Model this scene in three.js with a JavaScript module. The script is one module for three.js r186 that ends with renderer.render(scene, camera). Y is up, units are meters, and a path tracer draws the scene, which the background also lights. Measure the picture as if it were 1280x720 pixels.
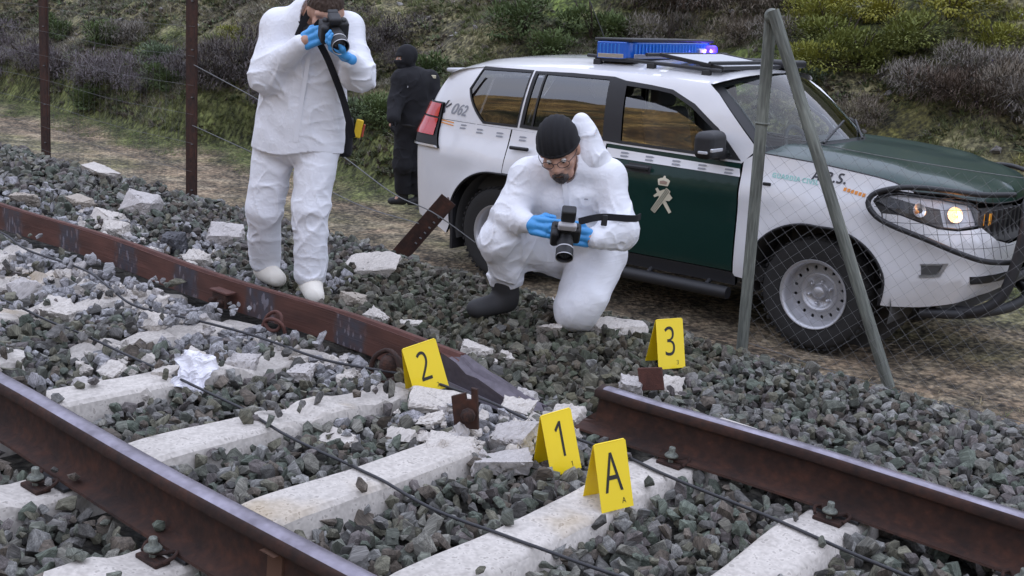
import * as THREE from 'three';
import { mergeGeometries, toCreasedNormals } from 'three/addons/utils/BufferGeometryUtils.js';
import { ConvexGeometry } from 'three/addons/geometries/ConvexGeometry.js';
import { RoundedBoxGeometry } from 'three/addons/geometries/RoundedBoxGeometry.js';
import { TessellateModifier } from 'three/addons/modifiers/TessellateModifier.js';
import { FontLoader } from 'three/addons/loaders/FontLoader.js';
import { createNoise3D } from 'simplex-noise';

// ---------------------------------------------------------------- camera, sky, sun, exposure
const scene = new THREE.Scene();
const camera = new THREE.PerspectiveCamera(29.78, 1280 / 720, 0.05, 900);
camera.position.set(0, 1.286, 0);
camera.rotation.set(-0.23428, 0, 0.09482, 'XYZ');
scene.add(camera);

const SUN = new THREE.Vector3(0.42, 0.345, -0.83).normalize(); // low, behind the bank: the cutting lies in its shade
{ // pale winter sky, thin veil of cloud, warmer and brighter towards the hidden sun
  const W = 256, H = 128, d = new Float32Array(W * H * 4);
  const nz = createNoise3D(lcg(5));
  for (let j = 0; j < H; j++) for (let i = 0; i < W; i++) {
    const th = (j + 0.5) / H * Math.PI - Math.PI / 2, ph = (i + 0.5) / W * 2 * Math.PI - Math.PI;
    const y = Math.sin(th), x = Math.cos(th) * Math.cos(ph), z = Math.cos(th) * Math.sin(ph);
    const s = Math.max(0, x * SUN.x + y * SUN.y + z * SUN.z), e = clamp(y), c = clamp(0.5 + 0.5 * nz(x * 2.2, y * 5, z * 2.2) + 0.25 * nz(x * 6, y * 12, z * 6));
    const b = 0.48 + 0.46 * e + 0.3 * s ** 5, k = (j * W + i) * 4, v = 0.35 + 0.4 * c;
    d[k] = b * lerp(0.66, 1.0, v); d[k + 1] = b * lerp(0.8, 1.0, v); d[k + 2] = b * lerp(1.18, 1.1, v); d[k + 3] = 1;
  }
  const t = new THREE.DataTexture(d, W, H, THREE.RGBAFormat, THREE.FloatType);
  t.mapping = THREE.EquirectangularReflectionMapping; t.magFilter = t.minFilter = THREE.LinearFilter; t.wrapS = THREE.RepeatWrapping; t.needsUpdate = true;
  scene.background = t; scene.environment = t;
}
const sun = new THREE.DirectionalLight(new THREE.Color(1, 0.93, 0.82), 3);
sun.position.copy(SUN).multiplyScalar(90).add(new THREE.Vector3(0, 0, -6)); sun.target.position.set(0, 0, -6);
sun.castShadow = true; sun.shadow.radius = 2; sun.shadow.mapSize.set(2048, 2048);
Object.assign(sun.shadow.camera, { left: -60, right: 60, top: 60, bottom: -60, near: 1, far: 220 });
scene.add(sun, sun.target);
const renderer = new THREE.WebGLRenderer({ antialias: true });
renderer.setSize(1024, 576);
renderer.toneMapping = THREE.LinearToneMapping;
renderer.toneMappingExposure = 2.05;
renderer.shadowMap.enabled = true;

// ---------------------------------------------------------------- helpers
function lcg(s) { return () => (s = (s * 1664525 + 1013904223) >>> 0) / 4294967296; }
const rnd = lcg(77);
const N3 = createNoise3D(lcg(11)), N3b = createNoise3D(lcg(23));
function clamp(x, a = 0, b = 1) { return Math.min(b, Math.max(a, x)); }
const sstep = (a, b, x) => { const t = clamp((x - a) / (b - a)); return t * t * (3 - 2 * t); };
function lerp(a, b, t) { return a + (b - a) * t; }
const V = (x, y, z) => new THREE.Vector3(x, y, z);
const fbm = (x, y, z, o = 3) => { let a = 0.5, s = 0, f = 1; for (let i = 0; i < o; i++) { s += a * N3(x * f, y * f, z * f); a *= 0.5; f *= 2.1; } return s; };
const lin = (r, g, b) => new THREE.Color().setRGB(r, g, b);
const taken = {};
function numbered(n) { const k = taken[n] = (taken[n] ?? -1) + 1; return k ? n + '_' + String(k).padStart(3, '0') : n; }
function tag(o, label, category, group, kind) {
  if (kind) o.userData.kind = kind;
  if (label) o.userData.label = label; if (category) o.userData.category = category; if (group) o.userData.group = group;
  return o;
}
function thing(name, label, category, pos = [0, 0, 0], turn = 0, group) {
  const o = new THREE.Group(); o.name = numbered(name); o.position.set(...pos); o.rotation.y = turn; scene.add(o);
  return tag(o, label, category, group);
}
function clean(g) {
  g = g.index ? g.toNonIndexed() : g; const r = new THREE.BufferGeometry();
  if (!g.attributes.normal) g.computeVertexNormals();
  r.setAttribute('position', g.attributes.position); r.setAttribute('normal', g.attributes.normal);
  r.setAttribute('uv', g.attributes.uv ?? new THREE.BufferAttribute(new Float32Array(g.attributes.position.count * 2), 2));
  return r;
}
function merge(gs) { gs = [].concat(gs); return gs.length === 1 ? gs[0] : mergeGeometries(gs.map(clean)); }
function mesh(name, gs, mat, parent) {
  const m = new THREE.Mesh(merge(gs), mat); m.name = parent ? name : numbered(name); m.castShadow = m.receiveShadow = true;
  (parent ?? scene).add(m); return m;
}
function box(w, h, d, x = 0, y = 0, z = 0, r = 0.01, seg = 2) {
  const g = r > 0 ? new RoundedBoxGeometry(w, h, d, seg, Math.min(r, w / 2.01, h / 2.01, d / 2.01)) : new THREE.BoxGeometry(w, h, d);
  return g.translate(x, y, z);
}
function tube(pts, r, seg = 0, rad = 8, closed = false, straight = false) {
  const P = pts.map(p => Array.isArray(p) ? V(...p) : p);
  const c = new THREE.CatmullRomCurve3(P, closed, straight ? 'catmullrom' : 'centripetal', straight ? 0.02 : 0.5);
  const g = new THREE.TubeGeometry(c, seg || P.length * 6, r, rad, closed);
  if (closed) return g;
  const a = [g];
  for (const t of [0, 1]) { // end caps
    const e = new THREE.CircleGeometry(r, rad), p = c.getPointAt(t), d = c.getTangentAt(t).multiplyScalar(t ? 1 : -1);
    e.applyQuaternion(new THREE.Quaternion().setFromUnitVectors(V(0, 0, 1), d)).translate(p.x, p.y, p.z); a.push(e);
  }
  return merge(a);
}
function rod(a, b, r, rad = 8) { return tube([a, [(a[0] + b[0]) / 2, (a[1] + b[1]) / 2, (a[2] + b[2]) / 2], b], r, 2, rad); }
function lathe(pts, seg = 24) { return new THREE.LatheGeometry(pts.map(p => new THREE.Vector2(...p)), seg); }
function gridGeo(nu, nv, f) { // f(i/nu, j/nv) -> [x,y,z,(u,v)]
  const p = [], uv = [], ix = [];
  for (let j = 0; j <= nv; j++) for (let i = 0; i <= nu; i++) { const q = f(i / nu, j / nv); p.push(q[0], q[1], q[2]); uv.push(q[3] ?? q[0], q[4] ?? q[2]); }
  for (let j = 0; j < nv; j++) for (let i = 0; i < nu; i++) { const a = j * (nu + 1) + i, b = a + 1, c = a + nu + 1, d = c + 1; ix.push(a, b, d, a, d, c); }
  const g = new THREE.BufferGeometry(); g.setAttribute('position', new THREE.Float32BufferAttribute(p, 3)); g.setAttribute('uv', new THREE.Float32BufferAttribute(uv, 2)); g.setIndex(ix); g.computeVertexNormals(); return g;
}
function ribbon(pts, w, th, up) { // flat strap: a box section swept along pts
  const c = new THREE.CatmullRomCurve3(pts.map(p => V(...p))), n = pts.length * 6, U = V(...up), ring = [];
  for (let i = 0; i <= n; i++) {
    const p = c.getPoint(i / n), t = c.getTangent(i / n), s = U.clone().cross(t).normalize(), k = t.clone().cross(s).normalize();
    ring.push([[w / 2, th / 2], [w / 2, -th / 2], [-w / 2, -th / 2], [-w / 2, th / 2]].map(([a, b]) => p.clone().addScaledVector(s, a).addScaledVector(k, b)));
  }
  const pos = [], q = (a, b, c2, d) => { for (const v of [a, b, c2, a, c2, d]) pos.push(v.x, v.y, v.z); };
  for (let i = 0; i < n; i++) for (let j = 0; j < 4; j++) q(ring[i][j], ring[i + 1][j], ring[i + 1][(j + 1) % 4], ring[i][(j + 1) % 4]);
  q(...ring[0]); q(...ring[n].slice().reverse());
  const g = new THREE.BufferGeometry(); g.setAttribute('position', new THREE.Float32BufferAttribute(pos, 3)); g.computeVertexNormals(); return clean(g);
}
// computed textures: f(x,y in 0..1, periodic) -> [r,g,b] 0..1 sRGB
function tex(n, f, srgb = true, rep = 1) {
  const d = new Uint8Array(n * n * 4);
  for (let j = 0; j < n; j++) for (let i = 0; i < n; i++) { const c = f(i / n, j / n), k = (j * n + i) * 4; for (let q = 0; q < 3; q++) d[k + q] = clamp(c[q]) * 255; d[k + 3] = 255; }
  const t = new THREE.DataTexture(d, n, n); t.wrapS = t.wrapT = THREE.RepeatWrapping; t.magFilter = THREE.LinearFilter; t.minFilter = THREE.LinearMipmapLinearFilter; t.generateMipmaps = true;
  if (srgb) t.colorSpace = THREE.SRGBColorSpace; t.repeat.set(rep, rep); t.needsUpdate = true; return t;
}
const TAU = Math.PI * 2;
function hash2(i, j, s) { let h = Math.imul(i, 374761393) + Math.imul(j, 668265263) + Math.imul(s, 974634407); h = Math.imul(h ^ (h >>> 13), 1274126177); return ((h ^ (h >>> 16)) >>> 0) / 4294967296; }
function pn(x, y, f, seed = 0, o = 4) { // tileable fractal value noise 0..1 on the unit square
  let s = 0, a = 0.5, t = 0; f = Math.round(f);
  for (let k = 0; k < o; k++) {
    const X = x * f, Y = y * f, i = Math.floor(X), j = Math.floor(Y), p = X - i, q = Y - j, u = p * p * (3 - 2 * p), w = q * q * (3 - 2 * q), m = n => ((n % f) + f) % f, S = seed * 31 + k;
    s += a * lerp(lerp(hash2(m(i), m(j), S), hash2(m(i + 1), m(j), S), u), lerp(hash2(m(i), m(j + 1), S), hash2(m(i + 1), m(j + 1), S), u), w); t += a; a *= 0.55; f *= 2;
  }
  return clamp(0.5 + 1.25 * (s / t - 0.5));
}
const std = (c, rough = 0.8, metal = 0, o = {}) => new THREE.MeshStandardMaterial({ color: c, roughness: rough, metalness: metal, ...o });
const phy = (c, rough, o = {}) => new THREE.MeshPhysicalMaterial({ color: c, roughness: rough, ...o });

// track frame: u runs along the rails (to the right and nearer), v across them (away from the camera)
const A = 0.64421, CA = Math.cos(A), SA = Math.sin(A);
const T3 = (u, v, h) => [u * CA + v * SA, h, u * SA - v * CA];
const UVof = (x, z) => [x * CA + z * SA, x * SA - z * CA];
// a point of the track frame inside a Group turned by -A: local x = u, local z = -v

// ---------------------------------------------------------------- materials
const texCon = tex(512, (x, y) => { const a = pn(x, y, 6, 1), b = pn(x, y, 90, 2, 2), c = pn(x, y, 3, 5); const k = 0.735 + 0.05 * (a - 0.5) + 0.14 * (b - 0.5) - (b > 0.83 ? 0.16 : 0); const br = sstep(0.5, 0.8, c) * 0.16; return [k - br * 0.3, k - 0.014 - br * 0.5, k - 0.03 - br * 0.85]; });
const bumpFine = tex(256, (x, y) => { const b = pn(x, y, 30, 3, 4); return [b, b, b]; }, false);
const texRust = tex(512, (x, y) => { const a = pn(x, y, 5, 7), b = pn(x, y, 36, 8, 3), m = clamp(a * 0.6 + b * 0.5 - 0.1); return [lerp(0.12, 0.33, m ** 1.3), lerp(0.08, 0.195, m ** 1.3), lerp(0.07, 0.135, m ** 1.3)]; });
const texRedRust = tex(512, (x, y) => { const a = pn(x, y, 5, 17), b = pn(x, y, 30, 18, 3), m = clamp(a * 0.6 + b * 0.5 - 0.1); return [lerp(0.27, 0.41, m), lerp(0.17, 0.25, m), lerp(0.145, 0.21, m)]; });
const texSteel = tex(256, (x, y) => { const a = pn(x, y, 8, 27), b = pn(x, y, 40, 28, 3), m = a * 0.6 + b * 0.4; return [0.40 + 0.25 * m, 0.38 + 0.25 * m, 0.41 + 0.27 * m]; });
const texGround = tex(1024, (x, y) => { const a = pn(x, y, 9, 31), b = pn(x, y, 60, 32, 4), k = 0.62 + 0.5 * (a - 0.5) + 0.75 * (b - 0.5); return [k, k * 0.985, k * 0.96]; });
const bumpGround = tex(512, (x, y) => { const b = pn(x, y, 40, 33, 5); return [b, b, b]; }, false);
const M = {
  concrete: std(lin(1, 0.965, 0.915), 0.92, 0, { map: texCon, bumpMap: bumpFine, bumpScale: 0.002 }),
  rust: std(0xffffff, 0.85, 0.0, { map: texRust, bumpMap: bumpFine, bumpScale: 0.002 }),
  redrust: std(0xffffff, 0.8, 0.0, { map: texRedRust, bumpMap: bumpFine, bumpScale: 0.0012 }),
  steel: std(0xffffff, 0.42, 0.75, { map: texSteel }),
  rawsteel: std(0xffffff, 0.55, 0.35, { map: texSteel }),
  tornsteel: std(lin(0.4, 0.37, 0.37), 0.6, 0.2, { map: texSteel }),
  galv: std(0xffffff, 0.7, 0.1, { map: tex(256, (x, y) => { const a = pn(x, y, 7, 41), b = pn(x, y, 30, 42, 3), k = 0.44 + 0.2 * (a - 0.5) + 0.18 * (b - 0.5); return [k * 0.97, k, k * 0.93]; }) }),
  wire: std(lin(0.16, 0.16, 0.16), 0.6, 0.4),
  cable: std(lin(0.03, 0.03, 0.034), 0.6),
  black: std(lin(0.018, 0.018, 0.02), 0.6),
  blackCloth: std(lin(0.012, 0.012, 0.015), 0.95),
  suit: phy(lin(0.79, 0.80, 0.84), 0.6, { bumpMap: tex(512, (x, y) => { const a = 1 - Math.abs(2 * pn(x, y, 10, 51, 3) - 1), b = 1 - Math.abs(2 * pn(x, y, 24, 52, 3) - 1); const k = 0.6 * a ** 3 + 0.4 * b ** 3; return [k, k, k]; }, false), bumpScale: 0.0028 }),
  glove: phy(lin(0.06, 0.33, 0.72), 0.45, { clearcoat: 0.15 }),
  skin: std(lin(0.50, 0.29, 0.21), 0.6), hair: std(lin(0.05, 0.03, 0.02), 0.8),
  yellow: phy(lin(0.92, 0.68, 0.008), 0.36, { clearcoat: 0.2 }),
  print: std(lin(0.02, 0.02, 0.02), 0.6),
};
M.concreteB = M.concrete.clone(); M.concreteB.color = lin(0.84, 0.82, 0.82);
M.concreteC = M.concrete.clone(); M.concreteC.color = lin(0.72, 0.66, 0.58);

// ---------------------------------------------------------------- implicit surfaces (bodies, cloth, hands)
function cap(a, b, ra, rb) { // tapered capsule
  const dx = b[0] - a[0], dy = b[1] - a[1], dz = b[2] - a[2], L = dx * dx + dy * dy + dz * dz || 1e-9;
  return (x, y, z) => { const px = x - a[0], py = y - a[1], pz = z - a[2]; const t = Math.min(1, Math.max(0, (px * dx + py * dy + pz * dz) / L)); const ex = px - t * dx, ey = py - t * dy, ez = pz - t * dz; return Math.sqrt(ex * ex + ey * ey + ez * ez) - (ra + (rb - ra) * t); };
}
function ell(c, r) { const m = Math.min(...r); return (x, y, z) => { const a = (x - c[0]) / r[0], b = (y - c[1]) / r[1], d = (z - c[2]) / r[2]; return (Math.sqrt(a * a + b * b + d * d) - 1) * m; }; }
function blend(fs, k = 0.04) { return (x, y, z) => { let d = 9; for (let i = 0; i < fs.length; i++) { const e = fs[i](x, y, z), h = Math.max(k - Math.abs(d - e), 0) / k; d = Math.min(d, e) - h * h * k * 0.25; } return d; }; }
function nets(f, lo, hi, h) { // naive surface nets
  const n = [0, 1, 2].map(i => Math.ceil((hi[i] - lo[i]) / h) + 1), [nx, ny, nz] = n, g = new Float32Array(nx * ny * nz), id = (i, j, k) => (k * ny + j) * nx + i;
  for (let k = 0; k < nz; k++) for (let j = 0; j < ny; j++) for (let i = 0; i < nx; i++) g[id(i, j, k)] = f(lo[0] + i * h, lo[1] + j * h, lo[2] + k * h);
  const ix = new Int32Array(nx * ny * nz).fill(-1), P = [], F = [];
  const C = [[0, 0, 0], [1, 0, 0], [0, 1, 0], [1, 1, 0], [0, 0, 1], [1, 0, 1], [0, 1, 1], [1, 1, 1]], E = [[0, 1], [0, 2], [0, 4], [1, 3], [1, 5], [2, 3], [2, 6], [3, 7], [4, 5], [4, 6], [5, 7], [6, 7]];
  for (let k = 0; k < nz - 1; k++) for (let j = 0; j < ny - 1; j++) for (let i = 0; i < nx - 1; i++) {
    const v = C.map(c => g[id(i + c[0], j + c[1], k + c[2])]); let m = 0; for (let q = 0; q < 8; q++) if (v[q] < 0) m++;
    if (!m || m === 8) continue;
    let x = 0, y = 0, z = 0, c = 0;
    for (const [a, b] of E) if ((v[a] < 0) !== (v[b] < 0)) { const t = v[a] / (v[a] - v[b]); x += C[a][0] + t * (C[b][0] - C[a][0]); y += C[a][1] + t * (C[b][1] - C[a][1]); z += C[a][2] + t * (C[b][2] - C[a][2]); c++; }
    ix[id(i, j, k)] = P.length / 3; P.push(lo[0] + (i + x / c) * h, lo[1] + (j + y / c) * h, lo[2] + (k + z / c) * h);
  }
  const S = [1, nx, nx * ny];
  for (let k = 1; k < nz - 1; k++) for (let j = 1; j < ny - 1; j++) for (let i = 1; i < nx - 1; i++) {
    const o = id(i, j, k), a = g[o] < 0;
    for (let ax = 0; ax < 3; ax++) {
      if (a === (g[o + S[ax]] < 0)) continue;
      const p = S[(ax + 1) % 3], q = S[(ax + 2) % 3], w = [ix[o - p - q], ix[o - q], ix[o], ix[o - p]];
      if (w.some(t => t < 0)) continue;
      if (a) F.push(w[0], w[1], w[2], w[0], w[2], w[3]); else F.push(w[0], w[2], w[1], w[0], w[3], w[2]);
    }
  }
  const nr = new Float32Array(P.length), uv = new Float32Array(P.length / 3 * 2), e = h * 0.6;
  for (let i = 0; i < P.length; i += 3) {
    const [x, y, z] = [P[i], P[i + 1], P[i + 2]]; let a = f(x + e, y, z) - f(x - e, y, z), b = f(x, y + e, z) - f(x, y - e, z), c = f(x, y, z + e) - f(x, y, z - e); const l = Math.hypot(a, b, c) || 1;
    nr[i] = a / l; nr[i + 1] = b / l; nr[i + 2] = c / l; uv[i / 3 * 2] = x * 1.1 + z * 0.8; uv[i / 3 * 2 + 1] = y * 1.1;
  }
  const r = new THREE.BufferGeometry(); r.setAttribute('position', new THREE.Float32BufferAttribute(P, 3)); r.setAttribute('normal', new THREE.BufferAttribute(nr, 3)); r.setAttribute('uv', new THREE.BufferAttribute(uv, 2)); r.setIndex(F); return r;
}
// 1D cubic through points
function curve1(P) { const n = P.length, m = P.map((p, i) => i === 0 ? (P[1][1] - p[1]) / (P[1][0] - p[0]) : i === n - 1 ? (p[1] - P[i - 1][1]) / (p[0] - P[i - 1][0]) : (P[i + 1][1] - P[i - 1][1]) / (P[i + 1][0] - P[i - 1][0]));
  return x => { if (x <= P[0][0]) return P[0][1]; if (x >= P[n - 1][0]) return P[n - 1][1]; let i = 0; while (x > P[i + 1][0]) i++; const h = P[i + 1][0] - P[i][0], t = (x - P[i][0]) / h, a = t * t, b = a * t; return P[i][1] * (2 * b - 3 * a + 1) + h * m[i] * (b - 2 * a + t) + P[i + 1][1] * (3 * a - 2 * b) + h * m[i + 1] * (b - a); }; }
// ---------------------------------------------------------------- ground: formation, dirt track, verge, both cuttings
const toe = u => 6.2 + 0.12 * N3(u * 0.5, 3, 0) - 0.03 * clamp(-u - 4, 0, 8);
function ballastTop(u, v) {
  const vc = 4.95, t = toe(u);
  let h = -0.24 + 0.018 * N3(u * 1.6, v * 1.6, 4);
  h += 0.05 * sstep(3.9, 4.6, v) * sstep(-3.5, -6, u);
  if (v > vc) h = lerp(h, -0.74 + road(u, 6.3), Math.pow(clamp((v - vc) / (t - vc)), 1.15));
  if (v < 0.6) h = lerp(h, -0.72, clamp((0.6 - v) / 1.6));
  return h;
}
const road = (u, v) => sstep(6.0, 6.6, v) * (0.046 * clamp(u + 4.05, -4, 3) + 0.04 * clamp(v - 6.95, -0.7, 2.2)); // the track climbs a little and leans to the rails
const bankAt = u => 9.85 + 0.5 * N3(u * 0.22, 9, 1) - 0.25 * sstep(-12, -16, u);
function groundAt(u, v) {
  const t = toe(u);
  if (v > -1 && v < t) return ballastTop(u, v) - 0.035;
  const far = clamp((Math.abs(u) - 60) / 100);
  if (v >= t) {
    const vb = bankAt(u), rut = Math.exp(-(((v - 7.0) / 0.22) ** 2)) + Math.exp(-(((v - 8.6) / 0.22) ** 2));
    let h = -0.725 + road(u, v) + 0.015 * fbm(u * 0.9, v * 0.9, 2) - 0.012 * rut + 0.1 * sstep(8.9, 9.6, v);
    h += 0.42 * sstep(vb, vb + 0.4, v);
    const w = Math.max(0, v - vb); h += Math.min(w, 46) * 0.62 + Math.min(1, w / 1.5) * (0.28 * fbm(u * 0.35, v * 0.35, 7, 3) + 0.09 * fbm(u * 2, v * 2, 8, 2));
    return h;
  }
  const w = Math.max(0, -7 - v);
  return -0.735 + 0.03 * N3(u * 0.7, v * 0.7, 3) + Math.min(w, 26) * 0.5 * (1 - 0.35 * far) + Math.min(1, w / 4) * 2.6 * fbm(u * 0.09, v * 0.09, 12, 4);
}
function groundColor(u, v) {
  const n1 = fbm(u * 0.5, v * 0.5, 20, 4), n2 = fbm(u * 2.3, v * 2.3, 21, 3), n3 = fbm(u * 0.22, v * 0.22, 22, 2);
  const mix = (a, b, t) => a.map((x, i) => lerp(x, b[i], t));
  const dirt = [0.2, 0.15, 0.1], green = [0.085, 0.11, 0.03], dark = [0.06, 0.047, 0.032], dry = [0.2, 0.175, 0.125], moss = [0.16, 0.155, 0.03], dustOrGapShade = [0.07, 0.065, 0.055];
  if (v > -1 && v < toe(u)) return mix(dustOrGapShade, dirt, clamp(sstep(5.5, 6.2, v)));  // soil under the ballast coloured darker so gaps between stones read as shade
  if (v < -1) return mix(mix([0.5, 0.34, 0.12], [0.2, 0.12, 0.045], clamp(0.45 + fbm(u * 0.25, v * 0.25, 90, 4) * 2.2)), [0.05, 0.055, 0.02], sstep(0.12, 0.3, fbm(u * 0.16, v * 0.3, 95, 4)));
  const vb = bankAt(u); let c = dirt;
  c = mix(c, green, 0.55 * clamp(Math.exp(-(((v - 7.85) / 0.4) ** 2)) * (0.5 + n1 * 2)));
  c = mix(c, dry, clamp(0.3 + n2));
  c = mix(c, green, sstep(8.7, 9.4, v + n1 * 0.8) * 0.85);
  const hill = sstep(vb + 0.2, vb + 0.8, v);
  let hc = mix(dry, dark, clamp(0.42 + n1 * 1.5 + n2 * 0.7));
  hc = mix(hc, green, clamp(n3 * 2.2 + n2));
  hc = mix(hc, moss, clamp(sstep(-6, 1, u) * (0.5 + n1 * 2.2)));
  hc = mix(hc, [0.25, 0.24, 0.205], sstep(13, 17, v) * sstep(-4, -8, u) * clamp(0.75 + n2 * 1.5));
  return mix(c.map(x => x * 1.5), hc.map((x, i) => x * [1.3, 1.38, 1.05][i]), hill);
}
{
  const ax = (segs) => { const r = []; for (const [a, b, s] of segs) for (let x = a; x < b - 1e-6; x += s) r.push(x); r.push(segs[segs.length - 1][1]); return r; };
  const U = ax([[-400, -120, 40], [-120, -40, 8], [-40, -22, 0.8], [-22, 4, 0.14], [4, 12, 0.6], [12, 60, 6], [60, 400, 40]]);
  const W = ax([[-320, -60, 26], [-60, -10, 2.5], [-10, 0, 0.8], [0, 5, 0.25], [5, 16, 0.11], [16, 26, 0.3], [26, 60, 2.5], [60, 320, 26]]);
  const nu = U.length - 1, nv = W.length - 1;
  const g = gridGeo(nu, nv, (a, b) => { const u = U[Math.round(a * nu)], v = W[Math.round(b * nv)], p = T3(u, v, groundAt(u, v)); return [...p, u * 0.55, v * 0.55]; });
  const col = new Float32Array((nu + 1) * (nv + 1) * 3); let k = 0;
  for (let j = 0; j <= nv; j++) for (let i = 0; i <= nu; i++) { const c = groundColor(U[i], W[j]); col[k++] = c[0] * 1.6; col[k++] = c[1] * 1.6; col[k++] = c[2] * 1.6; }
  g.setAttribute('color', new THREE.BufferAttribute(col, 3));
  const m = mesh('ground', g, std(0xffffff, 0.97, 0, { vertexColors: true, map: texGround, bumpMap: bumpGround, bumpScale: 0.03 }));
  tag(m, 'dirt track, grass verge and rough hillside beside the railway', 'ground', null, 'structure');
}

// ---------------------------------------------------------------- sleepers
const SLEEPER_U = k => -1.105 - 0.6 * k, NEAR_V = 1.695, FAR_V = 3.435;
const sleepers = [];
const sleeperInfo = { // k: how far the sleeper is whole, and what is left of its broken end
  0: {}, 1: {}, 2: { end: 2.86, cut: 0.03 }, 3: { end: 3.24, cut: 0.05, from: 2.7 }, 4: { end: 3.22, cut: 0.06, from: 2.55 }, 5: { end: 3.28, cut: 0.07, from: 2.2, gap: [2.16, 2.36] }, 6: { end: 3.3, cut: 0.055, from: 2.3 }, 7: { end: 3.2, cut: 0.07, from: 2.25 },
};
for (let k = -3; k <= 13; k++) { const o = sleeperInfo[k] ?? (k > 7 ? { end: 3.25 + 0.1 * Math.sin(k * 5), cut: 0.06, from: 2.4 } : {}); sleepers.push({ k, u: SLEEPER_U(k), end: o.end ?? 3.865, cut: o.cut ?? 0, from: o.from ?? 9, gap: o.gap }); }
const seat = v => Math.max(sstep(0.27, 0.17, Math.abs(v - NEAR_V)), sstep(0.27, 0.17, Math.abs(v - FAR_V)));
function sleeperGeo(s, v0, v1) {
  const st = []; for (let v = v0; v < v1 - 0.02; v += 0.045) st.push(v); st.push(v1);
  const P = [], rowN = 7;
  st.forEach((v, i) => {
    const mid = sstep(0.55, 0.15, Math.abs(v - 2.565)), e = i === 0 || i === st.length - 1;
    let h = -0.16 - 0.012 * mid - 0.032 * seat(v), w = 0.082 - 0.006 * mid;
    const dmg = s.cut * sstep(s.from - 0.1, s.from + 0.25, v + 0.3 * N3(v * 3, s.k, 1));
    h -= dmg * (0.55 + 0.6 * Math.abs(N3(v * 9, s.k * 3, 5)));
    const jl = (a) => (dmg > 0.001 ? 0.02 : 0.0012) * N3(v * 13, s.k * 2.7, a), je = e && s.cut ? 0.05 : 0;
    const pts = [[-0.14, -0.42], [-0.118, h - 0.1], [-w - 0.012, h - 0.012 + jl(1)], [-w + 0.004, h + jl(2) * 0.6], [0, h + jl(3) * 0.7], [w - 0.004, h + jl(4) * 0.6], [w + 0.012, h - 0.012 + jl(5)], [0.118, h - 0.1], [0.14, -0.42]];
    pts.forEach(([x, y], q) => P.push([x + jl(q + 10) * 0.6, y, -(v + je * N3(x * 12, y * 9, s.k)) ]));
  });
  const R = 9, pos = [], uv = [], quad = (a, b, c, d, f) => { for (const t of [a, b, c, a, c, d]) { pos.push(...P[t]); uv.push(P[t][2] * 0.9 + s.k * 0.37, f ? P[t][1] * 0.9 + 0.3 : P[t][0] * 0.9 + s.k * 0.21); } };
  for (let i = 0; i < st.length - 1; i++) for (let j = 0; j < R - 1; j++) quad(i * R + j, i * R + j + 1, (i + 1) * R + j + 1, (i + 1) * R + j, j < 2 || j > 5);
  for (const i of [0, st.length - 1]) for (let j = 1; j < R - 1; j++) { const o = i * R, t = i ? [o, o + j + 1, o + j] : [o, o + j, o + j + 1]; for (const q of t) { pos.push(...P[q]); uv.push(P[q][0], P[q][1]); } }
  const g = new THREE.BufferGeometry(); g.setAttribute('position', new THREE.Float32BufferAttribute(pos, 3)); g.setAttribute('uv', new THREE.Float32BufferAttribute(uv, 2));
  g.computeVertexNormals(); return toCreasedNormals(g, s.cut ? 0.45 : 0.7);
}
const clipGeo = (() => { // spring clip of bent round bar, screw spike and guide plate
  const c = tube([[-0.06, 0.012, 0.0], [-0.075, 0.03, 0.03], [-0.055, 0.035, 0.055], [-0.03, 0.03, 0.02], [0, 0.034, -0.012], [0.03, 0.03, 0.02], [0.055, 0.035, 0.055], [0.075, 0.03, 0.03], [0.06, 0.012, 0.0]], 0.0075, 40, 6);
  return { clip: c, plate: box(0.12, 0.018, 0.06, 0, 0.004, 0.0, 0.006), bolt: lathe([[0, 0.085], [0.013, 0.084], [0.015, 0.08], [0.015, 0.058], [0.024, 0.055], [0.031, 0.047], [0.032, 0.04], [0.012, 0.036], [0.012, -0.02], [0, -0.02]], 12) };
})();
for (const s of sleepers) {
  const c = T3(s.u, 0, 0);
  const lab = s.k < 0 ? 'pale concrete sleeper under both rails at the whole end of the track' : s.k === 0 ? 'pale concrete sleeper under the whole rails, next one past the letter A marker' : s.k === 1 ? 'pale concrete sleeper that the yellow letter A marker stands on' : s.k === 2 ? 'pale concrete sleeper with its end smashed to slabs beside the number 1 marker' : s.k === 3 ? 'long pale concrete sleeper ending at the yellow number 2 marker' : s.k === 4 ? 'concrete sleeper crossed by the crumpled white sheet' : s.k === 5 ? 'concrete sleeper split in two with its groove laid open' : s.k === 6 ? 'chipped concrete sleeper next beyond the split one' : 'cracked concrete sleeper under the overturned rail';
  const g = thing('concrete_sleeper', lab, 'sleeper', [c[0], 0, c[2]], -A, 'concrete sleepers of the track');
  if (s.gap) { mesh('block', sleeperGeo({ ...s, cut: 0.03, from: 1.9 }, 1.27, s.gap[0]), M.concrete, g); mesh('block', sleeperGeo(s, s.gap[1], s.end), M.concrete, g); }
  else mesh('block', sleeperGeo(s, 1.27, s.end), M.concrete, g);
  for (const [rv, ok] of [[NEAR_V, true], [FAR_V, s.end > 3.7]]) if (ok) {
    mesh('rail_pad', box(0.17, 0.012, 0.15, 0, -0.1835, -rv, 0.003), M.black, g);
    for (const d of [-1, 1]) {
      const f = new THREE.Group(); f.name = 'fastening'; f.scale.setScalar(0.8); f.position.set(0, -0.19, -(rv + d * 0.115)); f.rotation.y = d > 0 ? 0 : Math.PI; g.add(f);
      mesh('guide_plate', clipGeo.plate, M.rust, f); mesh('spring_clip', clipGeo.clip, M.rust, f); mesh('screw', clipGeo.bolt, M.galv, f);
    }
  }
}

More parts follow.
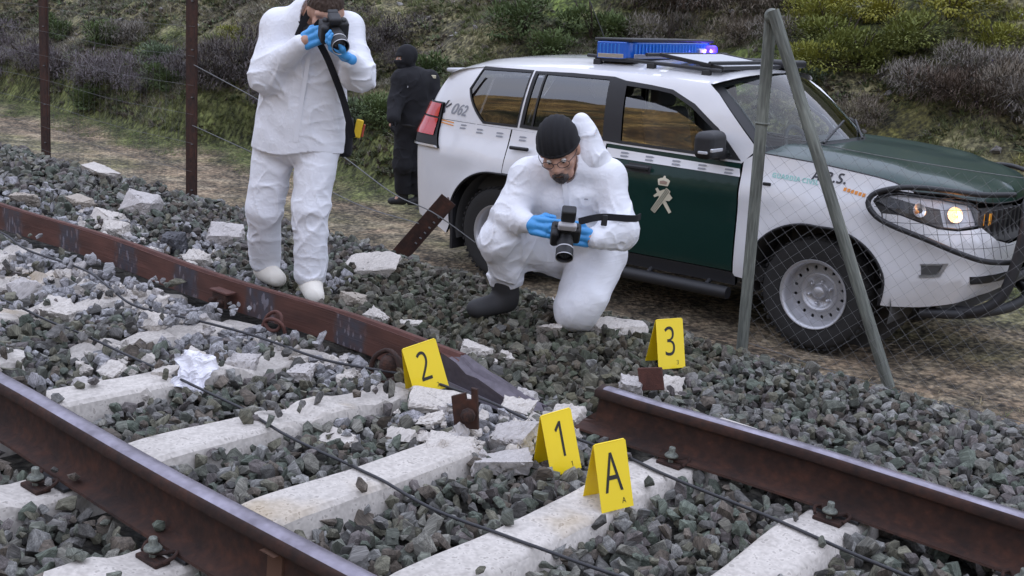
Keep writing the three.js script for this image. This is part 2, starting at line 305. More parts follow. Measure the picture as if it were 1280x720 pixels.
// ---------------------------------------------------------------- rails
function sweep(profile, st, close = true) { // profile [[x across, y]], stations [[u, dv, dh, scale]]; local x = u, z = -v
  const n = profile.length, pos = [], uv = []; let per = [0]; for (let i = 1; i <= n; i++) per.push(per[i - 1] + Math.hypot(profile[i % n][0] - profile[i - 1][0], profile[i % n][1] - profile[i - 1][1]));
  const P = st.map(([u, dv, dh, f]) => profile.map(p => { const q = f ? f(p) : p; return [u + (q[2] ?? 0), q[1] + dh, -(q[0] + dv)]; }));
  for (let i = 0; i < st.length - 1; i++) for (let j = 0; j < n; j++) { const k = (j + 1) % n; for (const [a, b] of [[i, j], [i, k], [i + 1, k], [i, j], [i + 1, k], [i + 1, j]]) { pos.push(...P[a][b]); uv.push(st[a][0] * 1.3, per[b === 0 && k === 0 && j === n - 1 ? n : b] * 1.3); } }
  if (close) { const sh = THREE.ShapeUtils.triangulateShape(profile.map(p => new THREE.Vector2(p[0], p[1])), []); for (const i of [0, st.length - 1]) for (const t of sh) for (const q of i ? t : t.slice().reverse()) { pos.push(...P[i][q]); uv.push(profile[q][0] * 3, profile[q][1] * 3); } }
  const g = new THREE.BufferGeometry(); g.setAttribute('position', new THREE.Float32BufferAttribute(pos, 3)); g.setAttribute('uv', new THREE.Float32BufferAttribute(uv, 2)); g.computeVertexNormals(); return toCreasedNormals(g, 0.6);
}
const halfRail = [[0, -0.003], [0.018, -0.0035], [0.028, -0.007], [0.034, -0.015], [0.0355, -0.035], [0.033, -0.041], [0.014, -0.051], [0.0085, -0.062], [0.008, -0.11], [0.009, -0.143], [0.016, -0.157], [0.045, -0.164], [0.071, -0.169], [0.073, -0.177]];
const railProfile = [...halfRail, ...halfRail.slice(1).reverse().map(([x, y]) => [-x, y])];
const headStrip = [[-0.026, -0.006], [-0.018, -0.0012], [0, 0], [0.018, -0.0012], [0.026, -0.006], [0.02, -0.008], [0, -0.006], [-0.02, -0.008]];
const range = (a, b, n) => Array.from({ length: n + 1 }, (_, i) => a + (b - a) * i / n);
{
  const g = thing('running_rail', 'whole rusty rail with worn grey head, unbroken along its length', 'rail', T3(0, 0, 0), -A);
  const st = range(-14, 3, 60).map(u => [u, NEAR_V + 0.04 * sstep(-2.2, -3.6, u), 0]);
  mesh('rail_body', sweep(railProfile, st), M.rust, g); mesh('running_surface', sweep(headStrip, st), M.steel, g);
  const w = V(0, 0, 0); // rusty weld collar on the web
  const uW = -1.93; const wp = railProfile.map(([x, y]) => [x * 1.04 + Math.sign(x) * 0.007 * (Math.abs(x) < 0.06 ? 1 : 0.2), y < -0.045 ? y : -0.05]);
  mesh('weld_collar', sweep(wp, range(uW - 0.028, uW + 0.028, 6).map(u => [u, NEAR_V, 0])), std(lin(0.10, 0.05, 0.03), 0.9), g);
}
{
  const g = thing('broken_rail', 'rusty rail with its snapped end beside the yellow letter A and number 1 markers', 'rail', T3(0, 0, 0), -A);
  const jag = p => [p[0], p[1], 0.008 * N3(p[0] * 40, p[1] * 25, 2) - (p[1] < -0.155 ? 0.06 : 0)];
  const st = [...range(-2.07, -0.9, 18), ...range(-0.8, 3, 10)].map((u, i) => [u, FAR_V - 0.055 * sstep(-1.1, -2.05, u), 0, i === 0 ? jag : null]);
  mesh('rail_body', sweep(railProfile, st), M.rust, g); mesh('running_surface', sweep(headStrip, st.map((s, i) => [i ? s[0] : s[0] + 0.025, s[1], s[2]])), M.steel, g);
}
{ // the other length of that rail, rolled onto its side: the underside of its foot faces the camera
  const g = thing('overturned_rail', 'rusty rail rolled on its side, reddish foot marked with dark pad prints', 'rail', T3(0, 0, 0), -A);
  const side = railProfile.map(([x, y]) => [(y + 0.177) + 3.335, x - 0.122]);
  const off = u => 0.015 * N3(u * 0.4, 1, 1) - 0.035 * sstep(-5.2, -6.6, u), dh = u => -0.004 + 0.012 * N3(u * 0.5, 4, 4) - 0.03 * sstep(-3.6, -2.5, u);
  const st = range(-13, -2.86, 46).map((u, i) => [u, off(u), dh(u), i === 46 ? p => [p[0], p[1], 0.014 * N3(p[0] * 40, p[1] * 30, 7)] : null]);
  mesh('rail_body', sweep(side, st), M.redrust, g);
  // web and head reach on past the torn foot
  const stub = side.filter(p => p[0] > 3.338);
  const s2 = range(-2.9, -2.4, 8).map((u, i) => { const t = i / 8; return [u, off(u) - 0.015 * t, dh(u) - 0.05 * t, p => [p[0], (p[1] + 0.15) * (1 - 0.72 * t) - 0.15 + 0.012 * N3(u * 14, p[0] * 20, 2), i === 8 ? 0.04 * N3(p[0] * 30, p[1] * 30, 3) : 0]]; });
  mesh('torn_web', sweep(stub, s2), M.tornsteel, g);
  mesh('torn_edge', sweep([[3.335, -0.19], [3.35, -0.19], [3.352, -0.168], [3.337, -0.165]], s2.map((q, i) => [q[0], q[1] + 0.0, q[2] + 0.035 * i / 8, null])), M.rawsteel, g);
  // pad prints: grey smears where the rail sat on its sleepers, drawn as a stain texture on the foot
  const tW = 2048, tH = 64, d = new Uint8Array(tW * tH * 4);
  for (let j = 0; j < tH; j++) for (let i = 0; i < tW; i++) {
    const u = -9.6 + (i + 0.5) / tW * 6.72, y = j / tH; let a = 0;
    for (const c of [-9.3, -8.7, -8.1, -7.5, -6.88, -6.3, -5.72, -5.16, -4.6, -4.02, -3.4, -2.92]) { const x = Math.abs(u - c) + 0.02 * N3(u * 14, y * 2, c) + 0.008 * N3(u * 80, y * 4, c); a = Math.max(a, sstep(0.125, 0.07, x) * (0.8 + 0.3 * N3(u * 24, y * 2, 3))); }
    const r = pn(((u * 0.4) % 1 + 1) % 1, y * 0.2, 12, 17, 4), q = N3(u * 30, y * 1.5, 30) > 0.5 ? 0.3 : 0, k = (j * tW + i) * 4;
    const base = [0.265 + 0.13 * r, 0.17 + 0.085 * r, 0.145 + 0.07 * r], pad = [0.26 + q * 0.6, 0.25 + q * 0.6, 0.28 + q * 0.62];
    for (let c = 0; c < 3; c++) d[k + c] = clamp(lerp(base[c], pad[c], clamp(a))) * 255; d[k + 3] = 255;
  }
  const t = new THREE.DataTexture(d, tW, tH); t.colorSpace = THREE.SRGBColorSpace; t.magFilter = THREE.LinearFilter; t.minFilter = THREE.LinearMipmapLinearFilter; t.generateMipmaps = true; t.needsUpdate = true;
  const face = gridGeo(80, 1, (a, b) => { const u = -9.6 + a * 6.72; return [u, -0.122 + dh(u) + (b - 0.5) * 0.142, -(3.3325 + off(u)), a, b]; });
  mesh('foot_underside', face, std(0xffffff, 0.7, 0, { map: t, side: THREE.DoubleSide, bumpMap: bumpFine, bumpScale: 0.001 }), g);
}
// ---------------------------------------------------------------- ballast
function rockGeo(seed, n, flat = [1, 1, 1]) {
  const r = lcg(seed), p = [];
  for (let i = 0; i < n; i++) { const z = 2 * r() - 1, a = r() * TAU, q = Math.sqrt(1 - z * z), k = 0.78 + 0.34 * r(); p.push(V(q * Math.cos(a) * k * flat[0], z * k * flat[1], q * Math.sin(a) * k * flat[2])); }
  const g = new ConvexGeometry(p); const uv = new Float32Array(g.attributes.position.count * 2), P = g.attributes.position; for (let i = 0; i < P.count; i++) { uv[2 * i] = P.getX(i) * 0.5 + P.getZ(i) * 0.3; uv[2 * i + 1] = P.getY(i) * 0.5 + P.getZ(i) * 0.2; } g.setAttribute('uv', new THREE.BufferAttribute(uv, 2)); return g;
}
const texStone = tex(256, (x, y) => { const a = pn(x, y, 6, 61), b = pn(x, y, 30, 62, 3), k = 0.78 + 0.35 * (a - 0.5) + 0.4 * (b - 0.5); return [k, k, k]; });
const stoneGeos = [1, 2, 3, 4, 5, 6].map(i => rockGeo(100 + i, 13 + (i % 3) * 2, [1.15, 0.8, 0.95]));
const stoneTones = [[0.20, 0.21, 0.17], [0.15, 0.16, 0.13], [0.235, 0.225, 0.21], [0.20, 0.175, 0.165], [0.27, 0.26, 0.22], [0.13, 0.125, 0.115], [0.215, 0.205, 0.15], [0.18, 0.15, 0.12], [0.32, 0.315, 0.295], [0.16, 0.185, 0.145]];
const view = new THREE.Matrix4(); camera.updateMatrixWorld(); camera.updateProjectionMatrix(); view.multiplyMatrices(camera.projectionMatrix, camera.matrixWorldInverse);
{
  const bed = new THREE.Group(); bed.name = 'ballast_bed'; scene.add(bed); tag(bed, 'bed of crushed grey stone round the sleepers and down the shoulder', 'ballast', null, 'structure');
  const R = lcg(4242), all = [];
  const blocked = (u, v) => {
    for (const s of sleepers) if (Math.abs(u - s.u) < 0.1 && v > 1.25 && v < s.end + 0.01 && !(s.gap && v > s.gap[0] && v < s.gap[1])) return R() < (s.cut && v > s.from - 0.2 ? 0.24 : s.k > 2 ? 0.05 : Math.abs(u - s.u) > 0.07 ? 0.05 : 0.002) ? 2 : 1;
    if (Math.abs(v - NEAR_V - 0.02) < 0.1) return Math.abs(v - NEAR_V - 0.02) > 0.08 && ballastTop(u, v) < -0.235 ? 0 : 1; if (u > -2.08 && Math.abs(v - FAR_V + 0.02) < 0.075) return 1; if (u < -2.45 && v > 3.28 && v < 3.54) return 1; return 0;
  };
  const p = V(0, 0, 0);
  for (let layer = 0; layer < 2; layer++) for (let u = -14; u < 1.6;) {
    const sp = u < -7.5 ? 0.058 : u < -5 ? 0.048 : 0.04;
    for (let v = 0.35; v < 6.35; v += sp) {
      const uu = u + (R() - 0.5) * sp * 1.4, vv = v + (R() - 0.5) * sp * 1.4, edge = sstep(toe(uu) - 0.35, toe(uu) + 0.12, vv);
      if (R() < edge || (layer && R() < 0.45)) continue;
      const b = blocked(uu, vv); if (b === 1) continue;
      let h = ballastTop(uu, vv) + (layer ? 0.02 + R() * 0.014 : -0.004) + 0.02 * N3(uu * 7, vv * 7, 2); if (b === 2) h = Math.max(h, -0.165) + 0.02;
      p.set(...T3(uu, vv, h)); const w = p.clone().applyMatrix4(view); if (Math.abs(w.x) > 1.22 || w.y < -1.25) continue;
      let r = 0.0155 + 0.017 * R() + (R() < 0.16 ? 0.016 * R() : 0); if (sp > 0.05) r *= 1.25; if (b === 2) r *= 0.8;
      all.push({ p: p.clone(), r, z: p.distanceTo(camera.position), in: Math.abs(w.x) < 0.98 && Math.abs(w.y) < 0.97, u: uu, v: vv, s: [0.8 + 0.5 * R(), 0.75 + 0.4 * R(), 0.8 + 0.5 * R()], e: [R() * 6, R() * 6, R() * 6], g: Math.floor(R() * 6), c: R(), k: 0.72 + 0.5 * R() });
    }
    u += sp;
  }
  const tone = s => {
    let c = stoneTones[Math.floor(s.c * stoneTones.length)].map(x => x * s.k * 1.02);
    if (s.v > 3.6 && s.v < 6 && s.u < -2.2 && s.u > -4.6) c = c.map((x, i) => x * [0.74, 0.72, 0.62][i]); // darker, yellower stone between the two men
    const dustOrGapShade = sstep(0.55, 0.15, Math.abs(s.v - 3.1)) * sstep(-1.9, -2.5, s.u) * 0.95 + sstep(0.6, 0.1, Math.abs(s.v - 3.85)) * sstep(-4, -5, s.u) * 0.6 + 0.45 * sstep(-3.4, -4.4, s.u) * sstep(3.6, 3.2, s.v);
    if (N3(s.u * 3, s.v * 3, 40) + (s.c * 7 % 1) * 0.8 - 0.55 > 0.55 - dustOrGapShade * 0.75 && dustOrGapShade > 0.05) c = c.map((x, i) => lerp(x, [0.55, 0.54, 0.56][i], 0.75));
    return c;
  };
  all.sort((a, b) => b.r / b.z - a.r / a.z);
  const single = all.filter(s => s.in && s.z < 6).slice(0, 300), set = new Set(single), q = new THREE.Quaternion(), eu = new THREE.Euler();
  const mats = stoneTones.map(c => std(lin(...c.map(x => x * 1.02)), 0.92, 0, { map: texStone })), dusty = std(lin(0.5, 0.49, 0.51), 0.92, 0, { map: texStone });
  for (const s of single) {
    const t = tone(s), m = mesh('stone', stoneGeos[s.g], t[0] > 0.4 ? dusty : mats[Math.floor(s.c * stoneTones.length)], bed);
    m.position.copy(s.p); m.rotation.set(...s.e); m.scale.set(s.r * s.s[0], s.r * s.s[1], s.r * s.s[2]);
  }
  const inst = std(0xffffff, 0.92, 0, { map: texStone });
  for (let k = 0; k < 6; k++) {
    const L = all.filter(s => s.g === k && !set.has(s)), im = new THREE.InstancedMesh(stoneGeos[k], inst, L.length), mt = new THREE.Matrix4(), c = new THREE.Color();
    L.forEach((s, i) => { mt.compose(s.p, q.setFromEuler(eu.set(...s.e)), V(s.r * s.s[0], s.r * s.s[1], s.r * s.s[2])); im.setMatrixAt(i, mt); im.setColorAt(i, c.setRGB(...tone(s))); });
    im.name = 'crushed_stone'; im.userData.kind = 'stuff'; im.castShadow = im.receiveShadow = true; bed.add(im);
  }
}

// ---------------------------------------------------------------- broken concrete and loose stones
function chunkGeo(seed, w, h, d) { // broken lump: convex hull with a pitted, uneven skin
  const r = lcg(seed), p = []; for (let i = 0; i < 22; i++) { const f = () => { const a = r() * 2 - 1; return Math.sign(a) * Math.abs(a) ** 0.45; }; p.push(V(f() * w / 2, f() * h / 2, f() * d / 2)); }
  let g = new ConvexGeometry(p); g.deleteAttribute('normal'); g.deleteAttribute('uv'); g = new TessellateModifier(Math.max(0.014, w / 14), 6).modify(g);
  const P = g.attributes.position, uv = new Float32Array(P.count * 2);
  for (let i = 0; i < P.count; i++) { const x = P.getX(i), y = P.getY(i), z = P.getZ(i), k = 0.006 * N3(x * 45 + seed, y * 45, z * 45) + 0.004 * N3(x * 110, y * 110, z * 110 + seed), l = Math.hypot(x, y, z) || 1; P.setXYZ(i, x + x / l * k, y + y / l * k, z + z / l * k); uv[2 * i] = (x + z * 0.4) * 1.6 + seed * 0.13; uv[2 * i + 1] = (y + z * 0.7) * 1.6; }
  g.setAttribute('uv', new THREE.BufferAttribute(uv, 2)); g.computeVertexNormals(); return toCreasedNormals(g, 0.5);
}
const pale = 'concrete chunks broken off the sleepers';
// [u, v, width, height, depth, lift, tilt, yaw, material, label, name]
const CH = [
  [-6.52, 4.32, 0.27, 0.17, 0.2, 0.07, 0.1, 0.5, 'B', 'beige squarish concrete block lying on the shoulder beyond the overturned rail'],
  [-5.53, 4.28, 0.26, 0.1, 0.2, 0.06, 0.35, 0.9, 'B', 'flat pale slab on the shoulder beside the standing photographer'],
  [-5.6, 3.95, 0.17, 0.13, 0.12, 0.05, 0.3, 0.2, 'D', 'dark grey rock with one white edge beside the overturned rail'],
  [-7.86, 4.84, 0.33, 0.1, 0.18, 0.05, 0.1, 0.1, 'A', 'long pale lump on the far crest of the ballast'],
  [-7.2, 3.86, 0.18, 0.12, 0.14, 0.05, 0, 0.6, 'C', 'rounded beige rock behind the overturned rail'],
  [-4.45, 4.5, 0.36, 0.06, 0.2, 0.06, 0.5, 0.6, 'A', 'white half-round slab propped on the ballast at the foot of the leaning post'],
  [-4.0, 3.95, 0.14, 0.1, 0.12, 0.045, 0, 0.1, 'C', 'grey beige stone just right of the white shoe covers'],
  [-3.72, 3.83, 0.11, 0.1, 0.08, 0.05, 0.7, 0.4, 'A', 'twisted white lump lying against the overturned rail'],
  [-3.61, 3.96, 0.16, 0.025, 0.06, 0.02, 0.1, 0.5, 'A', 'thin white sliver between overturned rail and boot'],
  [-3.06, 4.42, 0.13, 0.09, 0.05, 0.05, 0.5, 0.5, 'A', 'pale flake propped against the kneeling knee'],
  [-2.86, 4.78, 0.32, 0.08, 0.16, 0.03, 0.1, 0.75, 'A', 'long white slab behind the kneeling knee'],
  [-2.58, 4.85, 0.16, 0.08, 0.12, 0.03, 0.1, 0.2, 'A', 'white lump beside the yellow number 3 marker'],
  [-3.06, 3.86, 0.17, 0.08, 0.11, 0.035, 0.1, 0.6, 'A', 'pitted white lump above the torn rail end'],
  [-2.93, 3.91, 0.08, 0.07, 0.07, 0.03, 0.4, 0.6, 'A', 'small rough white lump above the torn rail end'],
  [-2.94, 3.76, 0.12, 0.035, 0.07, 0.02, 0.1, 0.7, 'A', 'low white flake along the torn rail end'],
  [-2.63, 3.13, 0.3, 0.055, 0.16, 0.05, 0.25, 0.75, 'A', 'large sparkling white slab in front of the number 2 marker'],
  [-2.13, 2.86, 0.22, 0.07, 0.13, 0.05, 0.2, 0.85, 'B', 'white slab with a brown side lying next to the number 1 marker'],
  [-2.2, 3.04, 0.19, 0.11, 0.15, 0.05, 0.3, 0.2, 'B', 'broken sleeper lump between the rusty plate and number 1 marker'],
  [-2.33, 2.8, 0.2, 0.1, 0.15, 0.03, 0.2, 0.6, 'A', 'crumbling pale lump under the standing rusty plate'],
  [-2.68, 2.6, 0.15, 0.025, 0.1, 0.03, 0.3, 0.2, 'A', 'flat white flake on the stones near the thin cable'],
  [-2.55, 2.79, 0.13, 0.025, 0.06, 0.03, 0.25, 0.3, 'A', 'narrow white flake on the stones near the smashed sleeper'],
  [-3.66, 2.72, 0.15, 0.08, 0.11, 0.04, 0.3, 0.3, 'A', 'rough white lump beyond the crumpled sheet'],
  [-3.5, 2.82, 0.14, 0.06, 0.1, 0.05, 0.2, 0.7, 'B', 'beige shard lying on a broken sleeper beyond the crumpled sheet'],
  [-3.3, 2.98, 0.12, 0.05, 0.12, 0.05, 0.2, 0.5, 'B', 'squared beige shard on a sleeper below the coiled clip'],
  [-3.64, 2.2, 0.15, 0.03, 0.06, 0.05, 0.1, 0.4, 'B', 'flat beige shard beside the unbroken rail'],
  [-3.66, 2.05, 0.15, 0.03, 0.05, 0.04, 0.2, 0.6, 'A', 'long white shard beside the unbroken rail'],
  [-3.53, 2.47, 0.12, 0.06, 0.1, 0.06, 0.1, 0.4, 'A', 'smooth white block under the thin cable'],
  [-3.72, 2.35, 0.1, 0.05, 0.09, 0.05, 0.3, 0.2, 'A', 'crumbly white heap beside the smooth white block'],
  [-2.24, 3.9, 0.12, 0.12, 0.1, 0.05, 0.3, 0.7, 'B', 'grey concrete lump behind the snapped rail end'],
  [-2.17, 4.12, 0.12, 0.06, 0.09, 0.04, 0.3, 0.2, 'A', 'white lump below the number 3 marker'],
  [-4.6, 2.62, 0.2, 0.07, 0.15, 0.05, 0.3, 0.5, 'A', 'pile of crumbled white concrete on the cracked sleeper'],
  [-5.05, 2.7, 0.16, 0.1, 0.12, 0.04, 0.3, 0.1, 'B', 'pale lump where a far sleeper is crushed'],
  [-5.6, 2.8, 0.2, 0.1, 0.14, 0.04, 0.2, 0.9, 'A', 'white lump beside the overturned rail and the looped cable'],
  [-6.4, 4.0, 0.24, 0.08, 0.16, 0.05, 0.3, 0.3, 'A', 'pale slab leaning on the overturned rail beside the beige block'],
  [-6.1, 3.86, 0.18, 0.1, 0.1, 0.05, 0.5, 0.6, 'A', 'white jagged lump behind the overturned rail'],
  [-5.15, 3.8, 0.18, 0.1, 0.12, 0.05, 0.4, 0.4, 'A', 'white angular lump behind the overturned rail by the shoe covers'],
  [-6.9, 4.1, 0.2, 0.09, 0.14, 0.05, 0.2, 0.1, 'C', 'tan lump on the shoulder beyond the beige block'],
  [-2.42, 3.34, 0.14, 0.05, 0.1, 0.05, 0.3, 0.4, 'A', 'pale slab in the gap between the two rail ends'],
  [-2.22, 3.42, 0.13, 0.09, 0.1, 0.05, 0.5, 0.1, 'A', 'white crumbly lump touching the snapped rail end'],
  [-2.12, 3.2, 0.12, 0.06, 0.09, 0.04, 0.2, 0.8, 'A', 'pitted white lump behind the number 1 marker'],
  [-2.5, 3.5, 0.1, 0.06, 0.08, 0.04, 0.6, 0.2, 'B', 'grey white lump past the tapered rail tip'],
  [-2.55, 2.95, 0.12, 0.05, 0.09, 0.04, 0.3, 0.6, 'A', 'white shard between large slab and standing rusty plate'],
  [-4.2, 2.85, 0.16, 0.06, 0.1, 0.05, 0.3, 0.3, 'A', 'white shard on the chipped sleeper near the square fastening'],
  [-4.9, 2.35, 0.18, 0.05, 0.12, 0.05, 0.2, 0.5, 'B', 'long beige shard on a far cracked sleeper'],
  [-5.3, 2.5, 0.15, 0.08, 0.12, 0.05, 0.4, 0.7, 'A', 'white knobbly lump on a far cracked sleeper'],
  [-6.2, 2.7, 0.2, 0.08, 0.14, 0.05, 0.3, 0.2, 'A', 'white lump at the far end beside the looped cable'],
];
M.darkrock = std(lin(0.12, 0.12, 0.13), 0.9, 0, { map: texStone });
CH.forEach(([u, v, w, h, d, lift, tilt, yaw, m, label], i) => {
  const o = mesh(m === 'D' || m === 'C' ? 'loose_rock' : 'concrete_chunk', chunkGeo(500 + i * 7, w, h, d), { A: M.concrete, B: M.concreteB, C: M.concreteC, D: M.darkrock }[m]);
  o.position.set(...T3(u, v, ballastTop(u, v) + lift)); o.rotation.set(tilt, yaw - A, (i % 3 - 1) * 0.12, 'YXZ'); tag(o, label, m === 'D' || m === 'C' ? 'rock' : 'concrete chunk');
});
{ // crumbs of crushed concrete round the break
  const R = lcg(99), geos = [0, 1, 2, 3, 4].map(i => chunkGeo(900 + i, 0.06, 0.035, 0.05));
  const zones = [[-2.3, 3.35, 0.36, 0.26, 78], [-2.4, 2.95, 0.35, 0.2, 34], [-3.5, 3.1, 0.5, 0.16, 28], [-4.6, 3.05, 0.8, 0.2, 36], [-3.8, 2.5, 0.5, 0.35, 30], [-5.4, 2.8, 0.9, 0.4, 40], [-5.8, 3.85, 1.2, 0.25, 34], [-3.9, 5.3, 0.7, 0.25, 24]];
  for (const [u, v, a, b, n] of zones) for (let i = 0; i < n; i++) {
    const uu = u + (R() + R() - 1) * a, vv = v + (R() + R() - 1) * b, o = mesh('concrete_fragment', geos[i % 5], i % 4 ? M.concrete : M.concreteB), s = 0.3 + 1.3 * R() * R();
    let top = ballastTop(uu, vv) + 0.03; for (const q of sleepers) if (Math.abs(uu - q.u) < 0.14 && vv < q.end) top = Math.max(top, -0.165 - q.cut * 0.5);
    if (uu < -2.35 && vv > 3.27 && vv < 3.56) { o.removeFromParent(); taken.concrete_fragment--; continue; }
    o.position.set(...T3(uu, vv, top + 0.008)); o.rotation.set(R() * 6, R() * 6, R() * 6); o.scale.setScalar(s); tag(o, 'small white crumb of crushed sleeper concrete on the stones', 'fragment', 'crumbs of crushed concrete along the broken track');
  }
}
{ // thin crumpled sheet standing over the sleeper
  const g = gridGeo(22, 26, (a, b) => { const x = (a - 0.5) * 0.13 * (1 + 0.25 * N3(b * 3, 1, 2)), y = b * 0.17; return [x + 0.01 * N3(a * 2.5, b * 2.5, 1), y + 0.01 * N3(a * 2.5, b * 2.5, 6), 0.014 * N3(a * 3, b * 3, 3) + 0.006 * Math.abs(N3(a * 8, b * 8, 4)) + 0.002 * N3(a * 20, b * 20, 4), a, b]; });
  const back = g.clone().translate(0, 0, -0.004); const o = mesh('crumpled_sheet', [toCreasedNormals(g, 0.3), toCreasedNormals(back, 0.3)], phy(lin(0.72, 0.71, 0.75), 0.35, { side: THREE.DoubleSide, clearcoat: 0.3 }));
  o.position.set(...T3(-3.37, 2.45, -0.2)); o.rotation.set(-0.75, 0.15, -0.2, 'YXZ'); tag(o, 'crumpled whitish sheet leaning across a sleeper under the thin cable', 'sheet');
}
// ---------------------------------------------------------------- rusty fastenings torn loose
{
  let g = thing('rail_anchor', 'rusty square fastening block under the overturned rail', 'fastening', T3(-4.24, 3.27, -0.185), -A);
  mesh('plate', box(0.11, 0.075, 0.03, 0, 0.04, 0.0, 0.008), M.rust, g); mesh('flange', box(0.14, 0.012, 0.06, 0, 0.082, -0.01, 0.004), M.redrust, g);
  for (const s of [-1, 1]) mesh('bolt', lathe([[0, 0.03], [0.014, 0.03], [0.016, 0.02], [0.016, 0], [0, 0]], 8).rotateX(Math.PI / 2).translate(s * 0.03, 0.035, 0.012), M.rust, g);
  g = thing('spring_clip', 'coiled rusty spring clip lying against the overturned rail', 'fastening', T3(-3.78, 3.24, -0.15), -A);
  mesh('bar', tube([[-0.08, -0.03, 0.02], [-0.07, 0.02, 0.0], [-0.02, 0.05, -0.01], [0.03, 0.03, 0], [0.03, -0.02, 0.02], [-0.02, -0.03, 0.03], [-0.05, 0.0, 0.03], [0.0, 0.025, 0.03], [0.06, 0.01, 0.02], [0.07, -0.03, 0.01]], 0.009, 60, 7), M.redrust, g);
  g = thing('fastening_assembly', 'rusty round bolt head in a bent clip beside the number 2 marker', 'fastening', T3(-3.0, 3.2, -0.18), -A);
  mesh('bolt', lathe([[0, 0.085], [0.03, 0.085], [0.045, 0.07], [0.052, 0.045], [0.05, 0.02], [0.05, -0.03], [0, -0.03]], 9), M.rust, g);
  mesh('clip', tube([[-0.09, 0, 0.03], [-0.08, 0.06, 0.02], [-0.03, 0.1, 0], [0.05, 0.09, 0.02], [0.085, 0.03, 0.04], [0.05, 0.0, 0.075], [-0.03, 0.01, 0.08]], 0.011, 40, 7), M.rust, g);
  g = thing('base_plate', 'dark rusty steel plate with bolt standing on edge in broken concrete', 'plate', T3(-2.36, 2.95, -0.16), -A + 0.35);
  const sh = new THREE.Shape([[-0.045, 0], [0.045, 0], [0.05, 0.15], [0.03, 0.155], [0.028, 0.11], [0.005, 0.11], [0.003, 0.135], [-0.05, 0.12]].map(p => new THREE.Vector2(...p)));
  mesh('plate', new THREE.ExtrudeGeometry(sh, { depth: 0.012, bevelEnabled: true, bevelSize: 0.002, bevelThickness: 0.002, bevelSegments: 1 }), M.rust, g);
  mesh('bolt', lathe([[0, 0.05], [0.016, 0.05], [0.018, 0.04], [0.028, 0.035], [0.028, 0.02], [0.01, 0.015], [0.01, 0], [0, 0]], 8).rotateX(Math.PI / 2).translate(0.02, 0.06, 0.012), M.rust, g); g.rotation.z = 0.15;
  g = thing('fish_plate', 'reddish brown bent plate behind the snapped rail end', 'plate', T3(-2.15, 3.92, -0.14), -A + 0.2);
  mesh('plate', box(0.11, 0.1, 0.014, 0, 0.03, 0, 0.004).rotateZ(0.25), M.redrust, g);
}
// ---------------------------------------------------------------- cables
{
  const onTrack = (u, v) => { let h = ballastTop(u, v) + 0.045; for (const s of sleepers) if (Math.abs(u - s.u) < 0.13 && v < s.end) h = Math.max(h, -0.158 - 0.012 * sstep(0.55, 0.15, Math.abs(v - 2.565))); return h; };
  const lay = (P, r, name, label) => { const c = new THREE.CatmullRomCurve3(P.map(p => V(p[0], 0, p[1]))), q = []; for (let i = 0; i <= 60; i++) { const a = c.getPoint(i / 60); q.push(T3(a.x, a.z, onTrack(a.x, a.z) + r)); } for (let k = 0; k < 80; k++) for (let i = 1; i < 60; i++) q[i][1] = Math.max(q[i][1], (q[i - 1][1] + q[i + 1][1]) / 2 - 0.0006); tag(mesh(name, tube(q, r, 240, 7), M.cable), label, 'cable'); };
  lay([[-6.5, 2.45], [-5.5, 2.5], [-4.71, 2.47], [-4.42, 2.47], [-4.1, 2.47], [-3.57, 2.46], [-3.03, 2.44], [-2.75, 2.4], [-2.23, 2.38], [-1.94, 2.36], [-1.49, 2.41], [-1.0, 2.5], [0.3, 2.6]], 0.0055, 'track_cable', 'thin dark cable running down the middle of the sleepers');
  lay([[-6.9, 3.1], [-6.17, 3.15], [-5.68, 3.05], [-5.07, 3.06], [-4.72, 2.97], [-4.4, 2.9], [-4.06, 2.97], [-3.79, 3.03], [-3.28, 3.06], [-3.04, 3.14], [-2.85, 3.2], [-2.51, 3.25], [-2.25, 3.22], [-1.9, 3.19], [-1.63, 3.14], [-1.32, 3.12], [-0.9, 3.07], [-0.4, 3.05], [0.6, 3.05]], 0.006, 'track_cable', 'dark cable running along the foot of the broken rail under the yellow markers');
}
